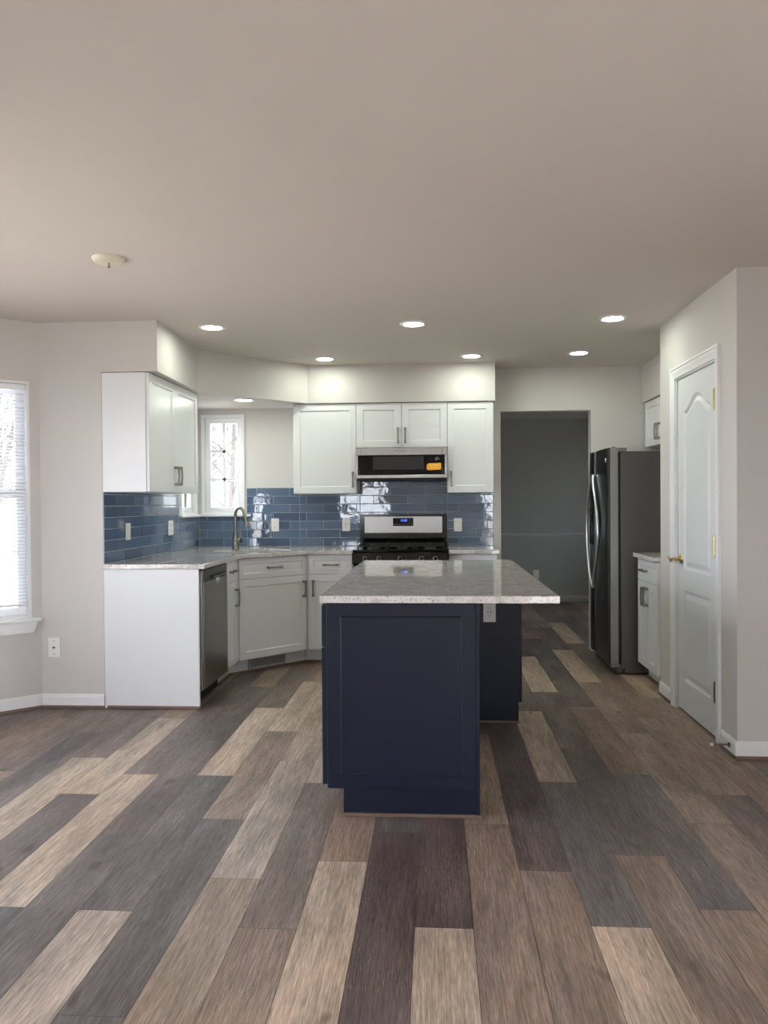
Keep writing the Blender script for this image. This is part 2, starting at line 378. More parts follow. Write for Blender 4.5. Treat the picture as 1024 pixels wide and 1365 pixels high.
# ------------------------------------------------------------------ walls
def wall(mb, p0, p1, z0=0.0, z1=ZC, th=T, holes=()):
    """wall from p0 to p1, its thickness on the left of that direction; holes (t0, t1, z0, z1)"""
    p0 = Vector((*p0, 0)); p1 = Vector((*p1, 0)); u = (p1 - p0); L = u.length; u.normalize(); nrm = Vector((-u.y, u.x, 0))
    ts = sorted({0.0, L} | {h[0] for h in holes} | {h[1] for h in holes})
    for a, b in zip(ts, ts[1:]):
        mid = (a + b) / 2; zz = [(z0, z1)]
        for h in holes:
            if h[0] < mid < h[1]:
                nz = []
                for lo, hi in zz:
                    if h[2] > lo: nz.append((lo, min(hi, h[2])))
                    if h[3] < hi: nz.append((max(lo, h[3]), hi))
                zz = nz
        for lo, hi in zz:
            if hi - lo < 1e-4: continue
            q = [p0 + u * a, p0 + u * b, p0 + u * b + nrm * th, p0 + u * a + nrm * th]
            mb.prism([(v.x, v.y) for v in q], lo, hi)
    return mb

WZ0, WZ1 = 1.20, 2.070            # kitchen windows
BW = (-2.062, -1.697)             # back window opening, X
LW = (6.285, 6.700)               # left window opening, Y
OPX0, OPX1, OPZ = 0.566, 1.337, 2.075
struct('wall_back', wall(MB(), (RX + T, D), (LX - T, D), holes=[(RX + T - OPX1, RX + T - OPX0, -1, OPZ), (RX + T - BW[1], RX + T - BW[0], WZ0, WZ1)], th=-T), WALL)
struct('wall_left', wall(MB(), (LX, FY + T), (LX, D), holes=[(LW[0] - FY - T, LW[1] - FY - T, WZ0, WZ1)]), WALL)
struct('facing_wall', wall(MB(), (BX - 0.05, FY), (LX, FY)), WALL)
BD = Vector((-0.74, -0.673, 0)).normalized(); BLEN = 1.10
B1 = (BX + BD.x * BLEN, FY + BD.y * BLEN)
BWT0, BWT1, BWZ0, BWZ1 = 0.062, 0.86, 0.58, 2.07
mbw = MB(); wall(mbw, B1, (BX, FY), holes=[(BLEN - BWT1, BLEN - BWT0, BWZ0, BWZ1)]); struct('bay_wall', mbw, WALL)
BX2 = B1[0]
mbw = MB(); wall(mbw, (BX2, 2.2), B1, holes=[(0.12, 1.75, 0.35, 2.15)])
wall(mbw, (BX, 1.45), (BX2, 2.2), holes=[(0.12, 0.98, 0.58, 2.07)]); wall(mbw, (BX, -2.6), (BX, 1.45), holes=[(0.7, 3.3, 0.10, 2.10)])  # last, wide hole: added window, lets in more daylight
struct('nook_wall', mbw, WALL)
RW = [(-1.98, -1.02, 0.95, 1.75), (1.02, 1.78, 0.06, 1.75)]           # openings behind the camera, X
struct('wall_front', wall(MB(), (3.6, -2.6), (BX, -2.6), holes=[(3.6 - b, 3.6 - a, lo, hi) for a, b, lo, hi in RW], th=T), WALL)
struct('wall_right', wall(MB(), (3.6, -2.6), (3.6, PN), th=-T, holes=[(0.3, 2.05, 0.1, 2.2), (2.2, 3.95, 0.1, 2.2)]), WALL)  # both holes hold unseen windows added to brighten the room
DY0, DY1, DZ = 4.243, 4.942, 2.052                                     # pantry door opening
mbw = MB(); wall(mbw, (PX, PN), (3.7, PN)); wall(mbw, (PX, PN + T), (PX, PF - T), th=-T, holes=[(DY0 - PN - T, DY1 - PN - T, -1, DZ)])
wall(mbw, (PX, PF), (RX + 0.4, PF), th=-T); wall(mbw, (PX + 0.75, PN + T), (PX + 0.75, PF - T), th=-T); struct('pantry_wall', mbw, WALL)
struct('side_wall', wall(MB(), (RX, PF), (RX, D), th=-T), WALL)
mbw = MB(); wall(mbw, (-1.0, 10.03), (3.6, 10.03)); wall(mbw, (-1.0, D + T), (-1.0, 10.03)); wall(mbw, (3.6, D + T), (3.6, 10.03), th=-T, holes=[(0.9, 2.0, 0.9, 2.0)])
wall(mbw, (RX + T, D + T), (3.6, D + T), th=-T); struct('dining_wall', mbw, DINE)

# dining-room trim
def moulding(mb, p0, p1, prof):
    """profile (out, z) swept from p0 to p1; 'out' is to the right of the direction"""
    p0 = Vector((*p0, 0)); p1 = Vector((*p1, 0)); u = (p1 - p0).normalized(); nrm = Vector((u.y, -u.x, 0))
    n = len(prof); V = [p + nrm * a + Vector((0, 0, z)) for p in (p0, p1) for a, z in prof]
    Fs = [tuple((i, (i + 1) % n, (i + 1) % n + n, i + n)) for i in range(n)] + [tuple(reversed(range(n))), tuple(range(n, 2 * n))]
    return mb.add(V, Fs)
BASEP = [(0, 0.018), (0.013, 0.018), (0.013, 0.068), (0.010, 0.074), (0.010, 0.079), (0.005, 0.088), (0, 0.090)]
SHOEP = [(0, 0.0005), (0.019, 0.0005), (0.019, 0.008), (0.012, 0.018), (0, 0.020)]
CROWNP = [(0, ZC - 0.095), (0.010, ZC - 0.095), (0.018, ZC - 0.075), (0.055, ZC - 0.028), (0.075, ZC - 0.012), (0.075, ZC - 0.001), (0, ZC - 0.001)]
RAILP = [(0, 0.842), (0.008, 0.842), (0.010, 0.852), (0.020, 0.858), (0.024, 0.872), (0.018, 0.882), (0, 0.888)]
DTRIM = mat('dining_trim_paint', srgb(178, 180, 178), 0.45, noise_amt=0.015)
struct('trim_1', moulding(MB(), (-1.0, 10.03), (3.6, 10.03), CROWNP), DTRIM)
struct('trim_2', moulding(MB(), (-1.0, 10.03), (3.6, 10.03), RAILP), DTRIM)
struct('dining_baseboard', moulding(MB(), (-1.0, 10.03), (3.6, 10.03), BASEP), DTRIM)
# kitchen baseboards with a brown shoe at their foot
def base_run(name, segs):
    mb = MB(); ms = MB()
    for a, b in segs:
        moulding(mb, a, b, BASEP); moulding(ms, a, b, SHOEP)
    o = struct(name, mb, TRIM); ms.build('shoe_moulding', SHOE, o)
base_run('facing_baseboard', [((BX, FY), (LX, FY))])
base_run('bay_baseboard', [(B1, (BX, FY)), ((BX2, 2.2), B1)])
base_run('pantry_baseboard', [((PX, PF), (PX, 5.032)), ((PX, 4.166), (PX, PN))])
base_run('baseboard_right', [((PX - 0.013, PN), (3.6, PN))])

# ------------------------------------------------------------------ pantry door, casing
def casing(mb, y0, y1, z1, w=0.066):
    """moulded door casing on the plane x = PX, facing -X"""
    prof = [(0.000, 0.018), (0.008, 0.020), (0.016, 0.015), (0.030, 0.014), (0.044, 0.011), (w, 0.008)]    # from outer edge to inner edge
    path = [((y1 + w, 0.0), (y1, 0.0)), ((y1 + w, z1 + w), (y1, z1)), ((y0 - w, z1 + w), (y0, z1)), ((y0 - w, 0.0), (y0, 0.0))]
    V = []; n = len(prof) + 2
    for o, i in path:
        ring = [(PX, o[0], o[1])]
        for s, d in prof:
            t = s / w; ring.append((PX - d, o[0] + (i[0] - o[0]) * t, o[1] + (i[1] - o[1]) * t))
        ring.append((PX, i[0], i[1])); V += ring
    Fs = [(k * n + j, k * n + (j + 1) % n, (k + 1) * n + (j + 1) % n, (k + 1) * n + j) for k in range(3) for j in range(n)]
    return mb.add(V, Fs)
cs = casing(MB(), DY0, DY1, DZ - 0.002)
cs.box(PX + 0.001, PX + T - 0.001, DY0, DY0 + 0.012, 0, DZ); cs.box(PX + 0.001, PX + T - 0.001, DY1 - 0.012, DY1, 0, DZ)
cs.box(PX + 0.001, PX + T - 0.001, DY0, DY1, DZ - 0.012, DZ)
struct('trim_3', cs, TRIM)

def grid_panel(u0, u1, v0, v1, height, nu, nv):
    V = []; Fs = []
    for j in range(nv + 1):
        for i in range(nu + 1):
            u = u0 + (u1 - u0) * i / nu; v = v0 + (v1 - v0) * j / nv; V.append((u, v, height(u, v)))
    for j in range(nv):
        for i in range(nu):
            a = j * (nu + 1) + i; Fs.append((a, a + 1, a + nu + 2, a + nu + 1))
    return V, Fs
def door_leaf():
    y0, y1, z0, z1 = DY0 + 0.014, DY1 - 0.014, 0.012, DZ - 0.014; W = y1 - y0
    s = 0.105
    def sd(u, v, a0, a1, b0, b1, arch):
        # signed distance-like depth inside a panel (positive inside)
        top = b1
        if arch:
            t = (u - a0) / (a1 - a0); t = min(1, max(0, t))
            top = b1 - 0.085 + 0.085 * (0.5 - 0.5 * math.cos(2 * PI * t)) ** 1.0
        return min(u - a0, a1 - u, v - b0, top - v)
    P = [(s, W - s, 0.185, 0.735, False), (s, W - s, 0.865, 1.905, True)]
    def hgt(u, v):
        d = max(sd(u, v, *p) for p in P)
        if d <= 0: return 0.0
        if d < 0.012: return -0.011 * (d / 0.012)
        if d < 0.020: return -0.011
        if d < 0.048: return -0.011 + 0.010 * ((d - 0.020) / 0.028)
        return -0.001
    V, Fs = grid_panel(0, W, 0, z1 - z0, hgt, 110, 330)
    xs = PX + 0.010
    mb = MB(); mb.add([(xs - h, y0 + u, z0 + v) for u, v, h in V], Fs, True)
    mb.box(xs + 0.0125, xs + 0.035, y0, y1, z0, z1)
    for a, b in ((y0, y0 + 0.001), (y1 - 0.001, y1)): mb.box(xs, xs + 0.0125, a, b, z0, z1)
    mb.box(xs, xs + 0.0125, y0, y1, z1 - 0.001, z1)
    return mb
dr = door_leaf().build('door_1', DOORP); dr['kind'] = 'structure'
for z, mt in ((1.834, BRASS), (1.046, BRASS), (0.263, AGED)):
    h = MB(); yh = DY0 + 0.008
    h.tube([(PX - 0.008, yh, z - 0.052), (PX - 0.008, yh, z + 0.052)], 0.0075, 10)
    h.tube([(PX - 0.008, yh, z + 0.052), (PX - 0.008, yh, z + 0.060)], [0.005, 0.003], 10); h.tube([(PX - 0.008, yh, z - 0.060), (PX - 0.008, yh, z - 0.052)], [0.003, 0.005], 10)
    h.box(PX - 0.003, PX + 0.012, yh + 0.004, yh + 0.028, z - 0.05, z + 0.05); h.box(PX - 0.010, PX + 0.010, yh - 0.004, yh + 0.003, z - 0.05, z + 0.05)
    h.build('hinge', mt, dr)
lv = MB(); ly, lz, lx = DY1 - 0.078, 0.935, PX + 0.010
lv.lathe([(0.0, -0.012), (0.020, -0.012), (0.030, -0.006), (0.032, 0.0)], (lx, ly, lz), 'x', 24)
ro = lv.build('lever_rose', BRASS, dr)
l2 = MB(); l2.tube([(lx - 0.006, ly, lz), (lx - 0.052, ly, lz)], 0.010, 12)
l2.tube([(lx - 0.050, ly - 0.012, lz), (lx - 0.052, ly + 0.02, lz - 0.004), (lx - 0.050, ly + 0.055, lz - 0.016), (lx - 0.048, ly + 0.085, lz - 0.008), (lx - 0.052, ly + 0.105, lz + 0.004)], [0.010, 0.009, 0.008, 0.008, 0.006], 12)
l2.build('door_lever', BRASS, dr)

# ------------------------------------------------------------------ windows
def pane_frame(mb, u0, u1, z0, z1, w, d0, d1, put):
    for a, b, c, e in ((u0, u0 + w, z0, z1), (u1 - w, u1, z0, z1), (u0 + w, u1 - w, z0, z0 + w), (u0 + w, u1 - w, z1 - w, z1)):
        mb.box(*put(a, b, d0, d1), c, e, 0.003)
def casement(name, wall_axis, u0, u1, z0, z1, face, sgn, cols, rows):
    """wall_axis 'y': opening in a wall of constant Y (u = X); 'x': constant X (u = Y). face = inner wall plane, sgn points outdoors"""
    def put(a, b, d0, d1):
        p, q = face + sgn * d0, face + sgn * d1
        return (a, b, p, q) if wall_axis == 'y' else (p, q, a, b)
    mb = MB()
    # jamb liner and face casing
    for a, b, c, e in ((u0, u0 + 0.012, z0, z1), (u1 - 0.012, u1, z0, z1), (u0, u1, z0, z0 + 0.012), (u0, u1, z1 - 0.012, z1)):
        mb.box(*put(a, b, -0.002, T), c, e)
    pane_frame(mb, u0 - 0.012, u1 + 0.012, z0 - 0.004, z1 + 0.012, 0.028, -0.010, 0.002, put)
    o = mb.build(name, TRIM); o['kind'] = 'structure'
    s = MB(); pane_frame(s, u0 + 0.014, u1 - 0.014, z0 + 0.014, z1 - 0.014, 0.048, 0.030, 0.075, put)
    g0, g1, h0, h1 = u0 + 0.062, u1 - 0.062, z0 + 0.062, z1 - 0.062
    for k in range(1, cols):
        c = g0 + (g1 - g0) * k / cols; s.box(*put(c - 0.012, c + 0.012, 0.040, 0.066), h0, h1)
    for k in range(1, rows):
        c = h0 + (h1 - h0) * k / rows; s.box(*put(g0, g1, 0.040, 0.066), c - 0.012, c + 0.012)
    s.build('window_sash', VINYL, o)
    p = MB(); p.box(*put(g0, g1, 0.052, 0.056), h0, h1); p.build('window_pane', PANE, o)
    k = MB(); um = (u0 + u1) / 2
    k.box(*put(um - 0.03, um + 0.03, 0.012, 0.030), z0 + 0.014, z0 + 0.034, 0.004)
    if wall_axis == 'y':
        k.tube([(um, face + sgn * 0.012, z0 + 0.03), (um - 0.03, face + sgn * 0.0, z0 + 0.045), (um - 0.075, face + sgn * 0.0, z0 + 0.035), (um - 0.09, face, z0 + 0.05)], 0.006, 8)
    else:
        k.tube([(face + sgn * 0.012, um, z0 + 0.03), (face, um - 0.03, z0 + 0.045), (face, um - 0.075, z0 + 0.035), (face, um - 0.09, z0 + 0.05)], 0.006, 8)
    k.build('window_crank', VINYL, o)
    return o
casement('window_2', 'y', BW[0], BW[1], WZ0, WZ1, D, 1, 2, 3)
casement('window_3', 'x', LW[0], LW[1], WZ0, WZ1, LX, -1, 2, 3)
sl = MB(); sl.prism([(LX, 6.225), (LX + 0.035, 6.225), (LX + 0.035, D - 0.040), (-1.625, D - 0.040), (-1.625, D), (LX, D)], 1.180, 1.200, bev=0.003)
struct('trim_4', sl, TRIM)

def double_hung(name, org, u, outn, L, z0, z1, blinds=None):
    """window in a wall running along u from org; outn points outdoors"""
    X = Matrix(((u.x, outn.x, 0, org[0]), (u.y, outn.y, 0, org[1]), (0, 0, 1, 0), (0, 0, 0, 1)))
    mb = MB(X)
    for a, b, c, e in ((0, 0.015, z0, z1), (L - 0.015, L, z0, z1), (0, L, z0, z0 + 0.015), (0, L, z1 - 0.015, z1)):
        mb.box(a, b, 0.0, T, c, e)
    o = mb.build(name, TRIM); o['kind'] = 'structure'
    zm = (z0 + z1) / 2 + 0.04
    for a, b, dd in ((z0 + 0.015, zm + 0.02, 0.060), (zm - 0.02, z1 - 0.015, 0.085)):
        s = MB(X); put = lambda p, q, d0, d1: (p, q, d0, d1)
        pane_frame(s, 0.015, L - 0.015, a, b, 0.050, dd, dd + 0.024, put)
        s.box(L / 2 - 0.008, L / 2 + 0.008, dd + 0.008, dd + 0.016, a + 0.05, b - 0.05)
        s.box(0.06, L - 0.06, dd + 0.008, dd + 0.016, (a + b) / 2 - 0.008, (a + b) / 2 + 0.008)
        so = s.build('window_sash', VINYL, o)
        MB(X).box(0.06, L - 0.06, dd + 0.010, dd + 0.014, a + 0.045, b - 0.045).build('window_pane', PANE, so)
    return o, X
u_b = -BD; o_b = (BX + BD.x * BWT1, FY + BD.y * BWT1); n_b = Vector((-u_b.y, u_b.x, 0))
w1, XB = double_hung('window_1', o_b, u_b, n_b, BWT1 - BWT0, BWZ0, BWZ1)
sb = MB(XB); Lb = BWT1 - BWT0
sb.box(-0.06, Lb + 0.050, -0.050, 0.02, BWZ0 - 0.020, BWZ0, 0.006)
sb.prism([(-0.02, BWZ0 - 0.09), (Lb + 0.005, BWZ0 - 0.09), (Lb + 0.030, BWZ0 - 0.02), (-0.045, BWZ0 - 0.02)], -0.030, -0.001, axis='y')
struct('trim_5', sb, TRIM)
def blinds(X, L, z0, z1, label):
    t = MB(X).box(0.018, L - 0.018, 0.010, 0.045, z1 - 0.055, z1 - 0.018, 0.003).build('window_blind', VINYL)
    tag(t, label, 'blind')
    s = MB(X); n = int((z1 - 0.06 - z0 - 0.09) / 0.0215)
    for k in range(n):
        z = z0 + 0.10 + k * 0.0215; tl = 0.0035
        V = [(0.020, 0.016, z + tl), (0.020, 0.028, z + 0.0018), (0.020, 0.041, z - tl), (L - 0.020, 0.016, z + tl), (L - 0.020, 0.028, z + 0.0018), (L - 0.020, 0.041, z - tl)]
        V += [(a, b, c - 0.0008) for a, b, c in V]
        s.add(V, [(0, 1, 4, 3), (1, 2, 5, 4), (6, 9, 10, 7), (7, 10, 11, 8), (0, 3, 9, 6), (2, 8, 11, 5)])
    s.build('slats', BLIND, t)
    MB(X).box(0.020, L - 0.020, 0.014, 0.043, z0 + 0.075, z0 + 0.092, 0.004).build('bottom_rail', VINYL, t)
    cds = MB(X)
    for u in (0.10, L / 2, L - 0.075): cds.tube([(u, 0.014, z0 + 0.09), (u, 0.014, z1 - 0.05)], 0.0011, 5)
    cds.build('lift_cord', VINYL, t)
blinds(XB, Lb, BWZ0, BWZ1, 'white horizontal mini blind hanging over the bay window at the left edge')
# other openings out of view, some added or enlarged for daylight
double_hung('window_4', (BX2, 2.32), Vector((0, 1, 0)), Vector((-1, 0, 0)), 1.63, 0.35, 2.15)  # unseen nook window, enlarged to let in more daylight
_u = (Vector((BX2, 2.2, 0)) - Vector((BX, 1.45, 0))).normalized()
double_hung('window_5', (BX + _u.x * 0.12, 1.45 + _u.y * 0.12), _u, Vector((-_u.y, _u.x, 0)), 0.86, 0.58, 2.07)
double_hung('window_6', (-1.02, -2.6), Vector((-1, 0, 0)), Vector((0, -1, 0)), 0.96, 0.95, 1.75)
double_hung('window_7', (1.78, -2.6), Vector((-1, 0, 0)), Vector((0, -1, 0)), 0.76, 0.06, 1.75)
double_hung('added_window_8', (BX, -1.9), Vector((0, 1, 0)), Vector((-1, 0, 0)), 2.6, 0.10, 2.10)  # unseen wide window, added to bring in daylight from the left
double_hung('added_window_10', (3.6, -0.55), Vector((0, -1, 0)), Vector((1, 0, 0)), 1.75, 0.1, 2.2)  # unseen window, added to brighten the room from the right
double_hung('added_window_11', (3.6, 1.35), Vector((0, -1, 0)), Vector((1, 0, 0)), 1.75, 0.1, 2.2)  # second unseen window, added for light on the lower cabinets
double_hung('added_window_9', (3.6, D + T + 2.0), Vector((0, -1, 0)), Vector((1, 0, 0)), 1.1, 0.9, 2.0)  # unseen window, added to give the dining room dim daylight

# ------------------------------------------------------------------ cabinets
def shaker(mb, x0, x1, z0, z1, y=0.0, th=0.020, rail=0.055, rec=0.008):
    """recessed-panel front; its face on the plane y, body behind"""
    a0, a1, c0, c1 = x0 + rail, x1 - rail, z0 + rail, z1 - rail
    e = 0.0015; s = 0.006
    R = [[(x0, y + th, z0), (x1, y + th, z0), (x1, y + th, z1), (x0, y + th, z1)],
         [(x0, y + e, z0), (x1, y + e, z0), (x1, y + e, z1), (x0, y + e, z1)],
         [(x0 + e, y, z0 + e), (x1 - e, y, z0 + e), (x1 - e, y, z1 - e), (x0 + e, y, z1 - e)],
         [(a0, y, c0), (a1, y, c0), (a1, y, c1), (a0, y, c1)],
         [(a0 + 0.001, y + rec * 0.6, c0 + 0.001), (a1 - 0.001, y + rec * 0.6, c0 + 0.001), (a1 - 0.001, y + rec * 0.6, c1 - 0.001), (a0 + 0.001, y + rec * 0.6, c1 - 0.001)],
         [(a0 + s, y + rec, c0 + s), (a1 - s, y + rec, c0 + s), (a1 - s, y + rec, c1 - s), (a0 + s, y + rec, c1 - s)]]
    V = [p for r in R for p in r]; Fs = [(3, 2, 1, 0)]
    for k in range(len(R) - 1):
        for i in range(4): Fs.append((k * 4 + i, k * 4 + (i + 1) % 4, (k + 1) * 4 + (i + 1) % 4, (k + 1) * 4 + i))
    Fs.append(tuple(20 + i for i in range(4)))
    return mb.add(V, Fs)
def pull(x, z, vertical, y=0.0, L=0.115):
    mb = MB(); h = L / 2; P = lambda s, out: (x, y - out, z + s) if vertical else (x + s, y - out, z)
    for s in (-h, h):
        c = P(s, 0); w = 0.0085
        mb.box(c[0] - w, c[0] + w, y - 0.030, y, c[2] - w, c[2] + w, 0.002)
    mb.tube([P(-h - 0.007, 0.029), P(-h * 0.7, 0.031), P(0, 0.034), P(h * 0.7, 0.031), P(h + 0.007, 0.029)], [0.0092, 0.0074, 0.0064, 0.0074, 0.0092], 10)
    return mb
def cabinet(name, label, loc, rotz, W, depth, z0, z1, fronts, toe=0.0, cat='cabinet', material=None, group=None, toe_shoe=True, body=None, ext=(0.0, 0.0), cx=(0.0, 0.0)):
    material = material or CAB
    t = thing(name, label, cat, loc, rotz, group)
    mb = MB(); zb = z0 + toe
    if body: body(mb)
    else: mb.box(-cx[0], W + cx[1], 0.021, depth, zb, z1, 0.001)
    mb.build('carcass', material, t)
    if toe:
        k = MB(); k.box(-ext[0], W + ext[1], 0.078, depth, z0, zb); k.build('toe_kick', material, t)
        if toe_shoe:
            k = MB(); k.box(-ext[0], W + ext[1], 0.063, 0.078, z0 + 0.0005, z0 + 0.018, 0.003); k.build('shoe_moulding', SHOE, t)
    for kind, x0, x1, a, b, hx, hz, vert in fronts:
        g = 0.0016; rail = 0.055 if (b - a) > 0.24 else 0.040
        if x1 - x0 < 0.25: rail = min(rail, 0.045)
        f = shaker(MB(), x0 + g, x1 - g, a + g, b - g, 0.0, 0.0205, rail).build(kind, material, t)
        if hx is not None: pull(hx, hz, vert, 0.0, 0.115 if vert else 0.110).build('handle', NICKEL, f)
    return t
R90 = PI / 2
GU = 'white wall cabinets'
UZ0, UZ1 = 1.372, 2.126
def wallcab(name, label, x0, x1, z0, fronts):
    return cabinet(name, label, (x0, 6.465, 0), 0, x1 - x0, D - 6.465 - 0.001, z0, UZ1, fronts, group=GU)
wallcab('wall_cabinet', 'white single-door wall cabinet on the back wall, left of the microwave', -1.194, -0.660, UZ0,
        [('door', 0, 0.534, UZ0, UZ1, 0.534 - 0.030, UZ0 + 0.115, True)])
wallcab('wall_cabinet', 'short white two-door wall cabinet directly above the microwave', -0.660, 0.102, 1.752,
        [('door', 0, 0.381, 1.752, UZ1, 0.381 - 0.030, 1.752 + 0.10, True), ('door', 0.381, 0.762, 1.752, UZ1, 0.381 + 0.030, 1.752 + 0.10, True)])
wallcab('wall_cabinet', 'narrow white wall cabinet right of the microwave, beside the doorway', 0.102, 0.483, UZ0,
        [('door', 0, 0.381, UZ0, UZ1, 0.030, UZ0 + 0.115, True)])
LUW = 5.785 - FY
cabinet('wall_cabinet', 'white two-door wall cabinet on the left wall beside the kitchen window', (-1.800, FY + 0.002, 0), R90, LUW - 0.002, 0.303, UZ0, UZ1,
        [('door', 0.004, LUW / 2, UZ0, UZ1, LUW / 2 - 0.032, UZ0 + 0.115, True), ('door', LUW / 2, LUW - 0.004, UZ0, UZ1, LUW / 2 + 0.032, UZ0 + 0.115, True)], group=GU)
cabinet('wall_cabinet', 'white two-door cabinet high above the refrigerator under the right soffit', (1.785, D - 0.03, 0), -R90, 1.30, 0.34, 1.745, UZ1,
        [('door', 0.0, 0.43, 1.745, UZ1, 0.43 - 0.032, 1.745 + 0.105, True), ('door', 0.43, 0.86, 1.745, UZ1, 0.43 + 0.032, 1.745 + 0.105, True), ('door', 0.86, 1.30, 1.745, UZ1, None, 0, True)], group=GU)

# base cabinets: left run, corner sink, either side of the range
GB = 'white base cabinets'
BZ = 0.882; DR0 = 0.722
FXL = -1.478                                # front plane of the left run
PA = (FXL, 5.690); PB = (-1.030, 6.160)     # the angled sink front
SA = math.atan2(PB[1] - PA[1], PB[0] - PA[0]); SWD = math.hypot(PB[0] - PA[0], PB[1] - PA[1])
ep = MB(); ep.box(LX + 0.001, -1.490, 4.776, 4.796, 0.0, BZ, 0.0015)
t = ep.build('cabinet_end_panel', CAB); tag(t, 'plain white panel closing the near end of the left counter run, facing the camera', 'panel')
sm_ = MB(); sm_.box(LX + 0.02, -1.486, 4.763, 4.775, 0.0005, 0.018, 0.004); sm_.build('shoe_moulding', SHOE, t)

cabinet('base_cabinet', 'very narrow white base cabinet between the dishwasher and the corner sink cabinet', (FXL, 5.405, 0), R90, 0.268, 0.60, 0, BZ,
        [('drawer_front', 0.0, 0.230, DR0, BZ - 0.004, 0.115, 0.80, False), ('door', 0.0, 0.230, 0.115, DR0, 0.205, 0.60, True)], toe=0.11, group=GB, cx=(0, 0.020), ext=(0, 0.044))
def sink_body(mb):
    mb.box(-0.012, SWD + 0.012, 0.021, 0.10, 0.11, BZ, 0.001)
sk = cabinet('sink_cabinet', 'white angled corner cabinet under the sink with one wide false drawer and one door', (PA[0], PA[1], 0), SA, SWD, 0.13, 0, BZ,
        [('drawer_front', 0.014, SWD - 0.014, DR0, BZ - 0.004, SWD / 2, 0.80, False), ('door', 0.014, SWD - 0.014, 0.115, DR0, SWD - 0.045, 0.61, True)], toe=0.11, group=GB, body=sink_body, ext=(0.033, 0.033))
wbl = -0.664 - PB[0]
cabinet('base_cabinet', 'white base cabinet with one drawer between the corner sink cabinet and the range', (PB[0] + 0.008, PB[1], 0), 0, wbl - 0.008, D - PB[1] - 0.002, 0, BZ,
        [('drawer_front', 0.0, wbl - 0.012, DR0, BZ - 0.004, wbl / 2, 0.80, False), ('door', 0.0, wbl - 0.012, 0.115, DR0, 0.040, 0.61, True)], toe=0.11, group=GB, cx=(0.014, 0), ext=(0.039, 0))
cabinet('base_cabinet', 'white base cabinet right of the range, mostly hidden behind the island', (0.106, PB[1], 0), 0, 0.377, D - PB[1] - 0.002, 0, BZ,
        [('drawer_front', 0.0, 0.377, DR0, BZ - 0.004, 0.188, 0.80, False), ('door', 0.0, 0.377, 0.115, DR0, 0.040, 0.61, True)], toe=0.11, group=GB)
cabinet('base_cabinet', 'white base cabinet with a drawer over two doors on the right, against the refrigerator', (1.475, 5.775, 0), -R90, 0.495, RX - 1.475 - 0.002, 0, BZ,
        [('drawer_front', 0.0, 0.495, DR0, BZ - 0.004, 0.20, 0.80, False), ('door', 0.0, 0.245, 0.115, DR0, 0.212, 0.62, True), ('door', 0.245, 0.495, 0.115, DR0, 0.275, 0.62, True)], toe=0.11, group=GB)

# floor-register in the sink toe kick
vr = thing('floor_register', 'light grey metal air register in the toe kick under the sink cabinet', 'vent', (PA[0], PA[1], 0), SA)
mb = MB(); vx0, vx1, vy = 0.13, 0.47, 0.062
for a, b, c, e in ((vx0, vx1, 0.022, 0.034), (vx0, vx1, 0.094, 0.106), (vx0, vx0 + 0.014, 0.034, 0.094), (vx1 - 0.014, vx1, 0.034, 0.094), ((vx0 + vx1) / 2 - 0.004, (vx0 + vx1) / 2 + 0.004, 0.034, 0.094)):
    mb.box(a, b, vy - 0.004, vy + 0.010, c, e, 0.001)
mb.build('frame', VENTM, vr)
mb = MB(); n = 26
for k in range(n):
    x = vx0 + 0.018 + (vx1 - vx0 - 0.036) * k / (n - 1); mb.box(x - 0.0022, x + 0.0022, vy, vy + 0.010, 0.034, 0.094)
mb.build('louvres', VENTM, vr)
MB().box(vx0 + 0.008, vx1 - 0.008, vy + 0.010, vy + 0.0145, 0.03, 0.098).build('duct_opening', SLOT, vr)

# ------------------------------------------------------------------ worktops
CT0, CT1 = 0.884, 0.914
def slab(name, pts, label, hole=None, cat='countertop'):
    bm = bmesh.new()
    def loop(ps): 
        vs = [bm.verts.new((a, b, CT1)) for a, b in ps]
        return [bm.edges.new((vs[i], vs[(i + 1) % len(vs)])) for i in range(len(vs))]
    es = loop(pts)
    if hole: es += loop(hole)
    bmesh.ops.triangle_fill(bm, edges=es, use_beauty=True, use_dissolve=False)
    r = bmesh.ops.extrude_face_region(bm, geom=bm.faces[:])
    for v in [g for g in r['geom'] if isinstance(g, bmesh.types.BMVert)]: v.co.z = CT0
    bmesh.ops.recalc_face_normals(bm, faces=bm.faces[:])
    ed = [e for e in bm.edges if len(e.link_faces) == 2 and e.calc_face_angle(0) > 0.6]
    bmesh.ops.bevel(bm, geom=ed, offset=0.003, segments=2, affect='EDGES', profile=0.5)
    o = MB().from_bm(bm).build(name, QUARTZ); tag(o, label, cat); return o
# sink hole: rounded rectangle turned with the corner
su = Vector((math.cos(SA), math.sin(SA))); sv = Vector((-math.sin(SA), math.cos(SA)))
SCN = Vector(((PA[0] + PB[0]) / 2, (PA[1] + PB[1]) / 2)) + sv * 0.30
def rrect(c, hw, hh, r, n=5):
    P = []
    for qx, qy, a0 in ((1, 1, 0), (-1, 1, 90), (-1, -1, 180), (1, -1, 270)):
        for k in range(n + 1):
            a = math.radians(a0 + 90 * k / n)
            lx_ = qx * (hw - r) + r * math.cos(a); ly_ = qy * (hh - r) + r * math.sin(a)
            P.append(tuple(c + su * lx_ + sv * ly_))
    return P
EDX = -1.448
slab('countertop', [(LX + 0.001, 4.758), (EDX, 4.758), (EDX, 5.680), (-1.018, 6.130), (-0.662, 6.130), (-0.662, D - 0.001), (LX + 0.001, D - 0.001)],
     'pale speckled quartz worktop turning the corner around the sink up to the range', hole=rrect(SCN, 0.27, 0.19, 0.05))
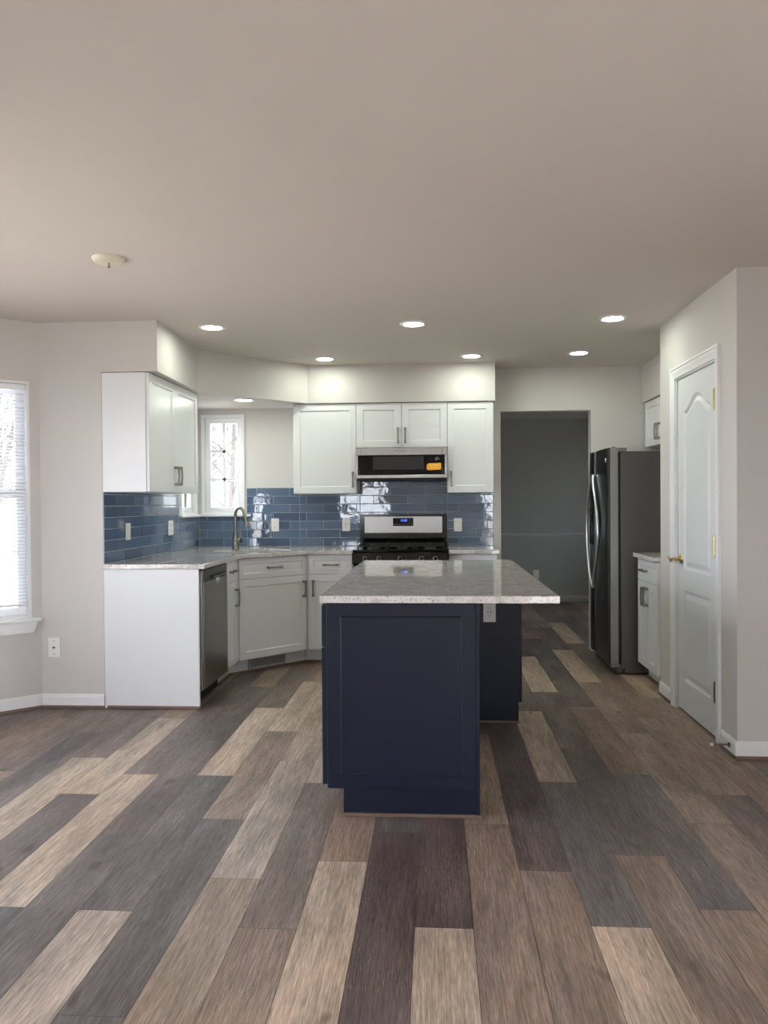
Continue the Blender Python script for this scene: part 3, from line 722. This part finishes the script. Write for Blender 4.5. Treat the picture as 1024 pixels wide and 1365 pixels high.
slab('countertop', [(0.104, 6.130), (0.500, 6.130), (0.500, D - 0.001), (0.104, D - 0.001)], 'short pale quartz worktop right of the range, ending at the doorway')
slab('countertop', [(1.447, PF + 0.003), (RX - 0.001, PF + 0.003), (RX - 0.001, 5.800), (1.447, 5.800)], 'small pale quartz worktop on the right between the refrigerator and the pantry wall')

# sink bowl
def bowl():
    mb = MB(); P0 = rrect(SCN, 0.278, 0.198, 0.055); P1 = rrect(SCN, 0.268, 0.188, 0.055); P2 = rrect(SCN, 0.255, 0.175, 0.06); P3 = rrect(SCN, 0.22, 0.14, 0.05)
    n = len(P0); V = []
    for P, z in ((P0, CT0 - 0.0015), (P1, CT0 - 0.0015), (P2, 0.715), (P3, 0.700)): V += [(a, b, z) for a, b in P]
    Fs = [(k * n + i, k * n + (i + 1) % n, (k + 1) * n + (i + 1) % n, (k + 1) * n + i) for k in range(3) for i in range(n)]
    Fs.append(tuple(3 * n + i for i in range(n)))
    return mb.add(V, Fs)
snk = bowl().build('sink', SINKM); tag(snk, 'stainless undermount sink bowl set into the corner of the quartz worktop', 'sink')
MB().lathe([(0.0, 0.004), (0.030, 0.004), (0.042, 0.006), (0.045, 0.001)], (SCN.x, SCN.y, 0.700), 'z', 20).build('drain', STEEL, snk)

# faucet
FB = Vector((-1.640, 6.255))
fc = thing('kitchen_faucet', 'tall brushed nickel gooseneck faucet standing behind the corner sink', 'faucet', (FB.x, FB.y, CT1 + 0.0005))
MB().lathe([(0.0, 0.0), (0.032, 0.0), (0.032, 0.006), (0.027, 0.012), (0.024, 0.05), (0.021, 0.10), (0.017, 0.135), (0.0155, 0.14)], (0, 0, 0), 'z', 24).build('base', NICKEL, fc)
dirv = Vector((0.80, -0.60, 0)).normalized(); rad = 0.058
pts = [Vector((0, 0, 0.13)), Vector((0, 0, 0.20)), Vector((0, 0, 0.27))]
for k in range(1, 15):
    a = PI * k / 14 * 0.93; pts.append(Vector((0, 0, 0.285)) + dirv * (rad - rad * math.cos(a)) + Vector((0, 0, rad * math.sin(a))))
MB().tube(pts, 0.0125, 14).build('spout', NICKEL, fc)
e = pts[-1]; dn = (pts[-1] - pts[-2]).normalized()
hd = MB().tube([e, e + dn * 0.012, e + dn * 0.055, e + dn * 0.095, e + dn * 0.102], [0.0135, 0.016, 0.0175, 0.0195, 0.0185], 16).build('spray_head', NICKEL, fc)
side = Vector((dirv.x, dirv.y, 0)); bt = e + dn * 0.035 + Vector((dirv.x, dirv.y, 0)) * 0.015
MB().tube([bt, bt + dn * 0.03], 0.006, 8).build('spray_button', SLOT, hd)
hs = Vector((0.90, -0.43, 0)).normalized()
hb = MB().tube([Vector((0, 0, 0.075)), Vector((0, 0, 0.075)) + hs * 0.055], [0.017, 0.0165], 16)
hb.tube([Vector((0, 0, 0.075)) + hs * 0.045 + Vector((0, 0, 0.01)), Vector((0, 0, 0.105)) + hs * 0.066, Vector((0, 0, 0.145)) + hs * 0.060, Vector((0, 0, 0.165)) + hs * 0.045], [0.006, 0.0055, 0.005, 0.0045], 10)
hb.build('lever', NICKEL, fc)

# ------------------------------------------------------------------ tiled backsplash
def backsplash(name, label, to_world, row_off, regions, total):
    """tiles 3 x 12 in running bond on a (u, z) wall; to_world(u, depth, z)"""
    TW, TH, G = 0.297, 0.0737, 0.0019; rnd = random.Random(5)
    bm = bmesh.new(); lay = bm.loops.layers.float_color.new('tone')
    umin = min(r[0] for r in regions); umax = max(r[1] for r in regions)
    for row in range(0, 9):
        z0 = 0.9145 + row * TH; z1 = z0 + TH
        off = row_off + (TW / 2 if row % 2 else 0)
        k = math.floor((umin - off) / TW)
        while off + k * TW < umax:
            u0 = off + k * TW; u1 = u0 + TW; k += 1
            tone = rnd.random(); tx, tz = rnd.gauss(0, 0.0035), rnd.gauss(0, 0.0045)
            for a, b, c, e in regions:
                p, q, s, t_ = max(u0, a), min(u1, b), max(z0, c), min(z1, e)
                if q - p < 0.008 or t_ - s < 0.008: continue
                p += G; q -= G; s += G; t_ -= G; cu, cz = (p + q) / 2, (s + t_) / 2; bv = 0.0016
                fr = [(p + bv, s + bv), (q - bv, s + bv), (q - bv, t_ - bv), (p + bv, t_ - bv)]; bk = [(p, s), (q, s), (q, t_), (p, t_)]
                dep = lambda u, z, d: d + (u - cu) * tx + (z - cz) * tz
                F1 = [bm.verts.new(to_world(u, dep(u, z, 0.0080), z)) for u, z in fr]
                F2 = [bm.verts.new(to_world(u, dep(u, z, 0.0062), z)) for u, z in bk]
                F3 = [bm.verts.new(to_world(u, 0.0, z)) for u, z in bk]
                fs = [bm.faces.new(F1)]
                for A, B in ((F1, F2), (F2, F3)):
                    for i in range(4): fs.append(bm.faces.new((A[i], A[(i + 1) % 4], B[(i + 1) % 4], B[i])))
                for f in fs:
                    for lp in f.loops: lp[lay] = (tone, tone, tone, 1)
    bmesh.ops.recalc_face_normals(bm, faces=bm.faces[:])
    me = bpy.data.meshes.new(name); bm.to_mesh(me); bm.free(); me.materials.append(TILE)
    o = bpy.data.objects.new(name, me); C.objects.link(o); tag(o, label, 'backsplash')
    g = MB()
    for a, b, c, e in regions:
        P = [to_world(u, d, z) for d in (0.0008, 0.0048) for u, z in ((a, c), (b, c), (b, e), (a, e))]
        g.add(P, [(3, 2, 1, 0), (4, 5, 6, 7), (0, 1, 5, 4), (1, 2, 6, 5), (2, 3, 7, 6), (3, 0, 4, 7)])
    g.build('grout', GROUT, o)
    return o
backsplash('tile_backsplash', 'glossy blue subway tile backsplash on the back wall behind the faucet and range', lambda u, d, z: (u, D - d, z), -0.095,
           [(LX + 0.010, -1.668, 0.9145, 1.179), (-1.668, -1.195, 0.9145, 1.430), (-1.195, -0.660, 0.9145, 1.371), (-0.660, 0.102, 0.9145, 1.503), (0.102, 0.500, 0.9145, 1.371)], None)
backsplash('tile_backsplash', 'glossy blue subway tile backsplash on the left wall under the wall cabinet', lambda u, d, z: (LX + d, u, z), 0.06,
           [(FY + 0.004, 6.222, 0.9145, 1.371), (6.222, D - 0.010, 0.9145, 1.179)], None)

# ------------------------------------------------------------------ outlets and switches
def outlet(name, label, loc, rotz, kind='duplex', w=0.070, h=0.115, cat='outlet', group='wall plates', material=None):
    """cover plate centred on loc, front facing local -Y"""
    t = thing(name, label, cat, loc, rotz, group)
    MB().box(-w / 2, w / 2, -0.006, -0.0005, -h / 2, h / 2, 0.002).build('cover_plate', material or PLATE, t)
    if kind in ('duplex', 'usb'):
        for zc in (0.0195, -0.0195):
            body = MB().box(-0.0165, 0.0165, -0.0078, -0.0058, zc - 0.0185, zc + 0.0185, 0.001) if kind == 'usb' else MB().box(-0.0165, 0.0165, -0.0078, -0.0058, zc - 0.0145, zc + 0.0145, 0.003)
            r = body.build('receptacle', PLATE, t); s = MB()
            s.box(-0.0085, -0.0060, -0.0083, -0.0077, zc - 0.002, zc + 0.0065); s.box(0.0055, 0.0080, -0.0083, -0.0077, zc - 0.001, zc + 0.0065)
            s.lathe([(0.0, 0.0), (0.0024, 0.0), (0.0024, 0.0006)], (0, -0.0083, zc - 0.008), 'y', 10)
            s.build('slots', SLOT, r)
        if kind == 'usb':
            for xc in (-0.009, 0.009): MB().box(xc - 0.003, xc + 0.003, -0.0083, -0.0077, -0.004, 0.004).build('charging_port', SLOT, t)
    elif kind == 'rocker':
        MB().box(-0.017, 0.017, -0.0085, -0.0058, -0.033, 0.033, 0.0015).build('rocker', PLATE, t)
    elif kind == 'double':
        MB().box(-0.0165, 0.0165, -0.0085, -0.0058, 0.002, 0.033, 0.0015).build('rocker', PLATE, t)
        MB().box(-0.0165, 0.0165, -0.0085, -0.0058, -0.033, -0.002, 0.0015).build('rocker', PLATE, t)
    elif kind == 'jack':
        MB().lathe([(0.0, -0.014), (0.0035, -0.014), (0.0045, -0.010), (0.0065, -0.009), (0.0065, 0.0)], (0, -0.0058, 0), 'y', 12).build('jack', AGED, t)
        for zc in (0.040, -0.040): MB().lathe([(0.0, -0.0012), (0.0030, -0.001), (0.0034, 0.0)], (0, -0.0058, zc), 'y', 10).build('screw', SLOT, t)
    return t
outlet('wall_outlet', 'white duplex outlet on the back tiles between faucet and wall cabinet', (-1.414, D - 0.0085, 1.103), 0)
outlet('wall_outlet', 'white duplex outlet on the back tiles just left of the range', (-0.783, D - 0.0085, 1.103), 0, 'usb')
outlet('wall_switch', 'white rocker switch on the back tiles just right of the range', (0.193, D - 0.0085, 1.097), 0, 'rocker', cat='switch')
outlet('wall_switch', 'slim white switch plate on the left-wall tiles nearest the camera', (LX + 0.0085, 5.147, 1.108), R90, 'rocker', w=0.078, cat='switch')
outlet('wall_outlet', 'wide white plate on the left-wall tiles nearest the sink corner', (LX + 0.0085, 6.00, 1.105), R90, 'duplex', w=0.115)
outlet('cable_jack', 'white cable jack plate low on the wall beside the bay window', (-2.430, FY, 0.385), 0, 'jack', w=0.078, h=0.124, cat='outlet')
outlet('wall_outlet', 'outlet in the shadowed dining room wall seen through the doorway', (1.283, 10.03, 0.357), 0, 'duplex')
outlet('wall_outlet', 'white charging outlet under the island top on the set-back navy panel', (0.311, 4.549, 0.650), 0, 'usb', w=0.072, h=0.118)

# ------------------------------------------------------------------ dishwasher
dw = thing('dishwasher', 'stainless dishwasher between the white end panel and the narrow base cabinet', 'dishwasher', (FXL, 4.800, 0), R90)
MB().box(0.004, 0.596, 0.03, 0.58, 0.10, 0.878).build('tub', BLACKM, dw)
MB().box(0.050, 0.596, 0.0, 0.034, 0.105, 0.792, 0.006).build('door', STEELV, dw)
MB().box(0.050, 0.596, 0.004, 0.034, 0.795, 0.870, 0.004).build('control_panel', DARKST, dw)
MB().box(0.006, 0.046, 0.002, 0.034, 0.105, 0.870, 0.003).build('side_trim', STEEL, dw)
hp = MB(); hp.box(0.20, 0.49, -0.024, 0.006, 0.806, 0.820, 0.004); hp.build('pocket_handle', DARKST, dw)
MB().lathe([(0.0, -0.020), (0.016, -0.019), (0.026, -0.013), (0.030, 0.0)], (0.345, 0.002, 0.782), 'y', 24).build('latch_cover', CHROME, dw)
MB().box(0.006, 0.596, 0.075, 0.095, 0.0, 0.105).build('kick_plate', BLACKM, dw)

# ------------------------------------------------------------------ range
rg = thing('gas_range', 'black and stainless gas range against the back wall under the microwave', 'range', (-0.660, 6.10, 0))
RWD = 0.762
MB().box(0.004, RWD - 0.004, 0.03, 0.655, 0.03, 0.905, 0.003).build('body', BLACK, rg)
ct = MB(); ct.box(0.0, RWD, 0.02, 0.60, 0.902, 0.918, 0.004); ct.build('cooktop', BLACK, rg)
bgm = MB(); bgm.prism([(0.002, 0.900), (RWD - 0.002, 0.900), (RWD - 0.002, 1.170), (RWD - 0.010, 1.190), (0.010, 1.190), (0.002, 1.170)], 0.600, 0.655, axis='y', bev=0.003)
bgm.prism([(0.545, 0.918), (0.600, 0.918), (0.600, 0.985)], 0.030, RWD - 0.030, axis='x')
bgo = bgm.build('backguard', BLACK, rg)
MB().box(0.045, RWD - 0.045, 0.590, 0.602, 1.030, 1.172, 0.002).build('stainless_panel', STEEL, bgo)
dp = MB().box(0.292, 0.468, 0.586, 0.592, 1.090, 1.160, 0.002).build('clock_display', GLASSB, bgo)
def text_obj(name, body, size, xf, material, parent, depth=0.0006):
    cu = bpy.data.curves.new(name, 'FONT'); cu.body = body; cu.size = size; cu.align_x = 'CENTER'; cu.align_y = 'CENTER'; cu.extrude = depth
    tmp = bpy.data.objects.new(name + '_src', cu); C.objects.link(tmp); dg = bpy.context.evaluated_depsgraph_get()
    me = bpy.data.meshes.new_from_object(tmp.evaluated_get(dg)); bpy.data.objects.remove(tmp); bpy.data.curves.remove(cu)
    me.transform(xf); me.materials.clear(); me.materials.append(material)
    o = bpy.data.objects.new(name, me); C.objects.link(o); o.parent = parent; return o
FRONT = Matrix.Rotation(PI / 2, 4, 'X')     # text facing local -Y
text_obj('clock_digits', '12:00', 0.026, Matrix.Translation((0.385, 0.5855, 1.137)) @ FRONT, BLUE, dp)
ib = MB()
for k in range(8): ib.box(0.305 + k * 0.020, 0.313 + k * 0.020, 0.5855, 0.5865, 1.103, 1.106)
ib.build('button_marks', LOGO, dp)
gt = MB()
for gx0, gx1 in ((0.035, 0.265), (0.268, 0.494), (0.497, 0.727)):
    for a, b, c, e in ((gx0, gx1, 0.075, 0.087), (gx0, gx1, 0.528, 0.540), (gx0, gx0 + 0.012, 0.075, 0.540), (gx1 - 0.012, gx1, 0.075, 0.540), (gx0, gx1, 0.300, 0.312), ((gx0 + gx1) / 2 - 0.006, (gx0 + gx1) / 2 + 0.006, 0.075, 0.540)):
        gt.box(a, b, c, e, 0.938, 0.952, 0.002)
    for a in (gx0 + 0.002, gx1 - 0.012):
        for c in (0.077, 0.528): gt.box(a, a + 0.010, c, c + 0.010, 0.918, 0.940)
gt.build('grate', BLACKM, rg)
for bx_, by_ in ((0.15, 0.19), (0.15, 0.42), (0.381, 0.305), (0.612, 0.19), (0.612, 0.42)):
    MB().lathe([(0.050, 0.0), (0.048, 0.008), (0.032, 0.009), (0.030, 0.016), (0.0, 0.018)], (bx_, by_, 0.918), 'z', 20).build('burner', BLACKM, rg)
cp = MB(); cp.prism([(0.03, 0.905), (-0.030, 0.895), (-0.045, 0.815), (0.03, 0.800)], 0.0, RWD, axis='x', bev=0.003); cpo = cp.build('control_panel', BLACK, rg)
for kx in (0.105, 0.215, 0.381, 0.547, 0.657):
    k = MB(); k.lathe([(0.0, -0.030), (0.015, -0.030), (0.018, -0.026), (0.020, -0.008), (0.024, -0.004), (0.024, 0.0)], (kx, -0.038, 0.856), 'y', 20)
    k.box(kx - 0.003, kx + 0.003, -0.071, -0.066, 0.842, 0.872, 0.001); kb = k.build('knob', BLACK, cpo); MB().lathe([(0.0150, -0.0308), (0.0175, -0.030), (0.0185, -0.026)], (kx, -0.038, 0.856), 'y', 20).build('knob_ring', NICKEL, kb)
od = MB().box(0.006, RWD - 0.006, -0.020, 0.03, 0.215, 0.792, 0.004).build('oven_door', STEEL, rg)
MB().box(0.12, RWD - 0.12, -0.022, -0.019, 0.34, 0.66, 0.001).build('oven_window', GLASSB, od)
oh = MB().tube([(0.06, -0.065, 0.745), (RWD - 0.06, -0.065, 0.745)], 0.012, 12)
for a in (0.08, RWD - 0.08): oh.box(a - 0.010, a + 0.010, -0.065, -0.020, 0.737, 0.753, 0.003)
oh.build('oven_handle', STEEL, od)
MB().box(0.006, RWD - 0.006, -0.015, 0.03, 0.060, 0.210, 0.004).build('drawer_front', STEEL, rg)
for a in (0.05, RWD - 0.05):
    for b in (0.08, 0.60): MB().tube([(a, b, 0.0), (a, b, 0.032)], 0.015, 10).build('foot', BLACKM, rg)

# ------------------------------------------------------------------ microwave
mw = thing('microwave', 'low-profile stainless microwave with black glass mounted over the range', 'microwave', (-0.659, 6.385, 1.478))
MWW, MWH = 0.760, 0.268
MB().box(0.002, MWW - 0.002, 0.024, D - 6.385 - 0.010, 0.016, MWH - 0.002, 0.002).build('case', BLACKM, mw)
MB().box(0.010, MWW - 0.010, 0.03, D - 6.385 - 0.02, 0.0, 0.016).build('vent_grille', BLACKM, mw)
fr = MB(); fr.box(0.0, MWW, 0.0, 0.024, MWH - 0.062, MWH, 0.003); fr.box(0.0, MWW, 0.0, 0.024, 0.016, 0.044, 0.003)
fr.box(0.0, 0.020, 0.0, 0.024, 0.044, MWH - 0.062, 0.002); fr.box(MWW - 0.022, MWW, 0.0, 0.024, 0.044, MWH - 0.062, 0.002)
fro = fr.build('front_frame', STEEL, mw)
for a in (0.046, MWW - 0.044):
    for c, e in ((MWH - 0.060, MWH - 0.002), (0.018, 0.042)): MB().box(a - 0.0008, a + 0.0008, -0.0004, 0.002, c, e).build('seam', SLOT, fro)
dg_ = MB().box(0.020, MWW - 0.022, 0.003, 0.024, 0.044, MWH - 0.062, 0.001).build('glass_door', GLASSB, mw)
MB().box(0.145, 0.565, 0.0015, 0.004, 0.088, MWH - 0.072, 0.001).build('viewing_window', GLASSW, dg_)
text_obj('logo', 'Whirlpool', 0.024, Matrix.Translation((0.375, -0.0006, MWH - 0.030)) @ FRONT, LOGO, fro)
ic = MB()
for a, b in ((0.663, 0.180), (0.676, 0.184), (0.663, 0.166), (0.676, 0.168), (0.689, 0.174)):
    ic.lathe([(0.0, 0.0), (0.0042, 0.0), (0.0042, 0.001)], (a, 0.0018, b), 'y', 10)
for x in (0.030, 0.718):
    mk = MB()
    for k in range(4): mk.box(x, x + 0.004, 0.0015, 0.0025, 0.058 + k * 0.012, 0.061 + k * 0.012)
    mk.build('button_marks', ICON, dg_)
ic.build('button_marks', ICON, dg_)
stk = MB().prism([(0.588, 0.090), (0.600, 0.080), (0.700, 0.084), (0.708, 0.092), (0.708, 0.134), (0.700, 0.140), (0.602, 0.136), (0.590, 0.126)], 0.0010, 0.0032, axis='y').build('sticker', AMBER, dg_)
pr = MB(); pr.box(0.612, 0.694, 0.0005, 0.0012, 0.116, 0.126); pr.box(0.616, 0.680, 0.0005, 0.0012, 0.098, 0.105); pr.build('sticker_print', AMBERP, stk)

# ------------------------------------------------------------------ refrigerator
fg = thing('refrigerator', 'tall dark stainless side-by-side refrigerator right of the doorway', 'refrigerator', (0, 0, 0))
FY0, FY1, FSP = 5.848, 6.590, 6.372
MB().box(1.372, 2.09, FY0, FY1, 0.045, 1.662, 0.006).build('case', GREYP, fg)
def fridge_door(y0, y1, mt, nm):
    # gently crowned front
    n = 10; P = [(1.352, y0), (1.352, y1)]
    for k in range(n + 1):
        t_ = k / n; P.append((1.292 - 0.012 * (1 - (2 * t_ - 1) ** 2) + (0.010 if k in (0, n) else 0), y1 + (y0 - y1) * t_))
    mb = MB(); mb.prism(P, 0.075, 1.690); return mb.build(nm, mt, fg)
dR = fridge_door(FY0, FSP - 0.004, DARKST, 'refrigerator_door'); dL = fridge_door(FSP + 0.004, FY1, DARKST, 'freezer_door')
for y, par in ((FY0 - 0.0005, dR),):
    MB().box(1.296, 1.352, y - 0.0012, y + 0.001, 0.078, 1.688, 0.0004).build('door_edge_trim', STEELV, par)
MB().box(1.2845, 1.300, FSP - 0.0035, FSP + 0.0035, 0.08, 1.685).build('split_trim', STEELV, dL)
MB().box(1.353, 1.371, FY0 + 0.012, FY1 - 0.012, 0.08, 1.655).build('gasket', BLACKM, fg)
for par, ysg, y0_ in ((dL, 1, FSP + 0.016), (dR, -1, FSP - 0.014)):
    h = MB(); pts = []; n = 22
    for k in range(n + 1):
        t_ = k / n; b = math.sin(PI * t_); pts.append((1.272 - 0.014 * min(1, 3.0 * b) ** 0.6, y0_ + (0.155 if ysg > 0 else -0.245) * b ** 1.05, 0.60 + 0.90 * t_))
    h.tube(pts, [0.011] * (n + 1), 12)
    for z in (0.602, 1.498): h.tube([(1.285, y0_, z), (1.262, y0_, z)], 0.012, 10)
    h.build('handle', CHROME, par)
dpo = MB().box(1.2775, 1.286, FSP + 0.055, FSP + 0.175, 0.94, 1.24, 0.004).build('dispenser', GLASSB, dL)
MB().box(1.276, 1.279, FSP + 0.07, FSP + 0.16, 1.17, 1.22, 0.001).build('dispenser_keys', SLOT, dpo)
MB().lathe([(0.0, -0.002), (0.016, -0.002), (0.018, 0.0), (0.018, 0.006)], (1.283, 5.955, 1.600), 'x', 20).build('badge', CHROME, dR)
bd = MB().box(1.2745, 1.279, FY1 - 0.05, FY1 - 0.02, 1.60, 1.66, 0.001).build('label_tag', ICON, dL)
for y in (FY0 + 0.03, FY1 - 0.03):
    hg = MB(); hg.box(1.31, 1.42, y - 0.022, y + 0.022, 1.664, 1.688, 0.004)
    hg.tube([(1.325, y, 1.69), (1.325, y, 1.700)], 0.012, 10); hg.build('hinge_cover', STEELV, fg)
    MB().box(1.30, 1.40, y - 0.018, y + 0.018, 0.052, 0.072, 0.003).build('lower_hinge', STEELV, fg)
MB().box(1.335, 1.372, FY0 + 0.002, FY1 - 0.002, 0.014, 0.062, 0.004).build('toe_grille', GREYP, fg)
rl = MB()
for y in (FY0 + 0.06, FY1 - 0.06):
    for x in (1.37, 2.02): rl.tube([(x, y - 0.012, 0.024), (x, y + 0.012, 0.024)], 0.024, 14)
rl.box(1.40, 2.05, FY0 + 0.003, FY1 - 0.003, 0.012, 0.046)
rl.build('roller_base', GREYP, fg)

# ------------------------------------------------------------------ island
IX0, IX1, IY0, IY1 = -0.4757, 0.4945, 3.130, 5.085
il = slab('island_countertop', [(IX0, IY0), (IX1, IY0), (IX1, IY1), (IX0, IY1)], 'large pale speckled quartz slab topping the navy island', cat='countertop')
ia = thing('island_cabinet', 'larger navy island cabinet with a framed end panel facing the camera', 'cabinet', (-0.474, IY0 + 0.035, 0), 0, 'navy island cabinets')
Y0 = 0.021; LI = 5.05 - 3.165                         # local y runs away from the camera
mb = MB(); mb.box(0.022, 0.634, Y0, LI, 0.113, 0.882, 0.001); mb.build('carcass', NAVY, ia)
mb = MB(); shaker(mb, 0.022, 0.634, 0.113, 0.882, 0.0, 0.0205, 0.055, 0.008); mb.build('end_panel', NAVY, ia)
mb = MB(); mb.box(0.088, 0.634, 0.006, LI, 0.0, 0.1125, 0.001); mb.build('toe_kick', NAVY, ia)
mb = MB(); mb.box(0.634, 0.648, -0.002, LI, 0.0, 0.882, 0.001); mb.build('corner_filler', NAVY, ia)
mb = MB(); mb.box(0.078, 0.652, -0.008, 0.006, 0.0005, 0.014, 0.003); mb.build('shoe_moulding', SHOE, ia)
for k in range(3):                                       # door and drawer fronts on the side facing the sink
    a = 0.006 + k * (LI - 0.01) / 3; b = a + (LI - 0.01) / 3
    XF = Matrix(((0, 1, 0, 0.0), (-1, 0, 0, LI + 0.0), (0, 0, 1, 0), (0, 0, 0, 1)))
    for kind, z0, z1, hz, vt in (('drawer_front', 0.700, 0.872, 0.786, False), ('door', 0.128, 0.694, 0.60, True)):
        mb = MB(XF); shaker(mb, LI - b + 0.002, LI - a - 0.002, z0, z1, 0.0, 0.0205, 0.055 if vt else 0.04)
        fo = mb.build(kind, NAVY, ia)
ib_ = thing('island_cabinet', 'smaller set-back navy cabinet at the right of the island, behind the outlet', 'cabinet', (0.1755, 4.550, 0), 0, 'navy island cabinets')
LJ = 5.05 - 4.55
mb = MB(); mb.box(0.0, 0.302, 0.016, LJ, 0.10, 0.882, 0.001); mb.box(0.0, 0.300, 0.016, LJ, 0.0, 0.10); mb.build('carcass', NAVY, ib_)
mb = MB(); mb.box(0.0, 0.302, 0.0, 0.0155, 0.0, 0.882, 0.001); mb.build('end_panel', NAVY, ib_)
mb = MB(); mb.box(0.0, 0.306, -0.012, -0.0005, 0.0005, 0.014, 0.003); mb.build('shoe_moulding', SHOE, ib_)
XF = Matrix(((0, -1, 0, 0.324), (1, 0, 0, 0.0), (0, 0, 1, 0), (0, 0, 0, 1)))
mb = MB(XF); shaker(mb, 0.020, LJ - 0.006, 0.118, 0.872, 0.0, 0.0205, 0.055); mb.build('door', NAVY, ib_)

# ------------------------------------------------------------------ ceiling fixtures
def can_light():
    t = thing('recessed_light', None, 'ceiling light')
    MB().lathe([(0.062, -0.002), (0.066, -0.007), (0.078, -0.008), (0.088, -0.005), (0.090, 0.0)], (0, 0, 0), 'z', 40).build('trim_ring', TRIM, t)
    MB().lathe([(0.0, -0.0045), (0.062, -0.0045), (0.064, -0.002)], (0, 0, 0), 'z', 40).build('lens', LENS, t)
    return t
CL = [(-1.451, 4.990, ZC, 'lit recessed light in front of the left soffit, nearest the left wall'),
      (-0.136, 5.019, ZC, 'lit recessed light above the island, the middle of the front row'),
      (1.124, 4.990, ZC, 'lit recessed light of the front row nearest the pantry door'),
      (-0.878, 6.165, ZC, 'lit recessed light by the bend of the soffit, left in the back row'),
      (0.290, 6.160, ZC, 'lit recessed light of the back row near the right end of the soffit'),
      (1.119, 6.120, ZC, 'lit recessed light in front of the doorway, right in the back row'),
      (-1.536, 6.160, SOF, 'lit recessed light in the lowered soffit above the sink')]
proto = None
for x, y, z, lab in CL:
    o = can_light() if proto is None else copy_tree(proto)
    if proto is None: proto = o
    o.location = (x, y, z); tag(o, lab, 'ceiling light', 'recessed ceiling lights')
sd_ = thing('ceiling_plate', 'round ivory cover plate with a small hook on the ceiling above the nook', 'ceiling plate', (-1.526, 3.561, ZC))
MB().lathe([(0.0, -0.020), (0.058, -0.019), (0.070, -0.014), (0.076, -0.006), (0.077, 0.0)], (0, 0, 0), 'z', 40).build('cover', IVORY, sd_)
MB().tube([(0, 0, -0.018), (0, 0, -0.030), (0.006, 0, -0.036), (0.0, 0, -0.042), (-0.006, 0, -0.037)], 0.0035, 8).build('hook', NICKEL, sd_)

# spring door stop on the pantry baseboard
ds = thing('door_stop', 'thin metal door stop with a white tip low on the baseboard by the pantry door', 'door stop', (PX - 0.013, 4.030, 0.050))
MB().tube([(0.0, 0, 0), (-0.006, 0, 0)], 0.012, 12).build('mount', AGED, ds)
MB().tube([(-0.006, 0, 0), (-0.078, 0.01, -0.003)], 0.0045, 8).build('spring', AGED, ds)
MB().tube([(-0.076, 0.0098, -0.003), (-0.092, 0.012, -0.0035)], 0.008, 12).build('rubber_tip', RUBBER, ds)

# ------------------------------------------------------------------ outdoors
g = MB(); g.box(-60, 60, -60, 70, -0.55, -0.45); o = g.build('ground', LAWN); o['kind'] = 'structure'
def tree_mesh(seed, h):
    rnd = random.Random(seed); mb = MB(); br = MB()
    def grow(target, p, d, L, r, lvl):
        n = 4; pts = [p]; q = p.copy(); dd = d.copy()
        for k in range(n):
            dd = (dd + Vector((rnd.uniform(-.16, .16), rnd.uniform(-.16, .16), rnd.uniform(-.02, .10)))).normalized(); q = q + dd * (L / n); pts.append(q.copy())
        target.tube(pts, [r * (1 - 0.6 * k / n) for k in range(n + 1)], 6 if lvl < 2 else 4, caps=False)
        if lvl >= 4: return
        m = (26, 9, 6, 4)[lvl]
        for k in range(m):
            t_ = rnd.uniform(0.14, 1.0) if lvl == 0 else rnd.uniform(0.25, 1.0); i = min(n - 1, int(t_ * n)); st = pts[i].lerp(pts[i + 1], t_ * n - i)
            a = rnd.uniform(0, 2 * PI); tl = rnd.uniform(0.5, 1.1)
            side = Vector((math.cos(a), math.sin(a), 0)); nd = (dd * math.cos(tl) + side * math.sin(tl)).normalized()
            grow(br, st, nd, L * (rnd.uniform(0.20, 0.30) if lvl == 0 else rnd.uniform(0.34, 0.5)), max(0.005, r * 0.34), lvl + 1)
    grow(mb, Vector((0, 0, 0)), Vector((0, 0, 1)), h, h * 0.011, 0)
    return mb, br
protos = []
TP = [(-6.6, 18.5, 9), (-11.4, 15.0, 9), (-7.0, 26.0, 10), (-10.4, 33.0, 11), (-7.4, 39.0, 11), (-14.6, 23.0, 10), (-17.8, 30.0, 11),
      (-22.0, 37.5, 12), (-11.4, 46.0, 13), (-15.8, 40.0, 12)]
rt = random.Random(3)
for i, (x, y, h) in enumerate(TP):
    if i < 3:
        t = thing('bare_tree', None, 'tree', (x, y, -0.46)); a, b = tree_mesh(20 + i, 9.5)
        a.build('trunk', BARK, t, fix=False); b.build('branches', BARK, t, fix=False); protos.append(t)
    else:
        t = copy_tree(protos[i % 3]); t.location = (x, y, -0.46)
    t.rotation_euler.z = rt.uniform(0, 6.28); s = h / 9.5; t.scale = (s, s, s)
    tag(t, 'leafless grey-brown tree standing in the yard outside the windows', 'tree', 'bare trees in the yard')
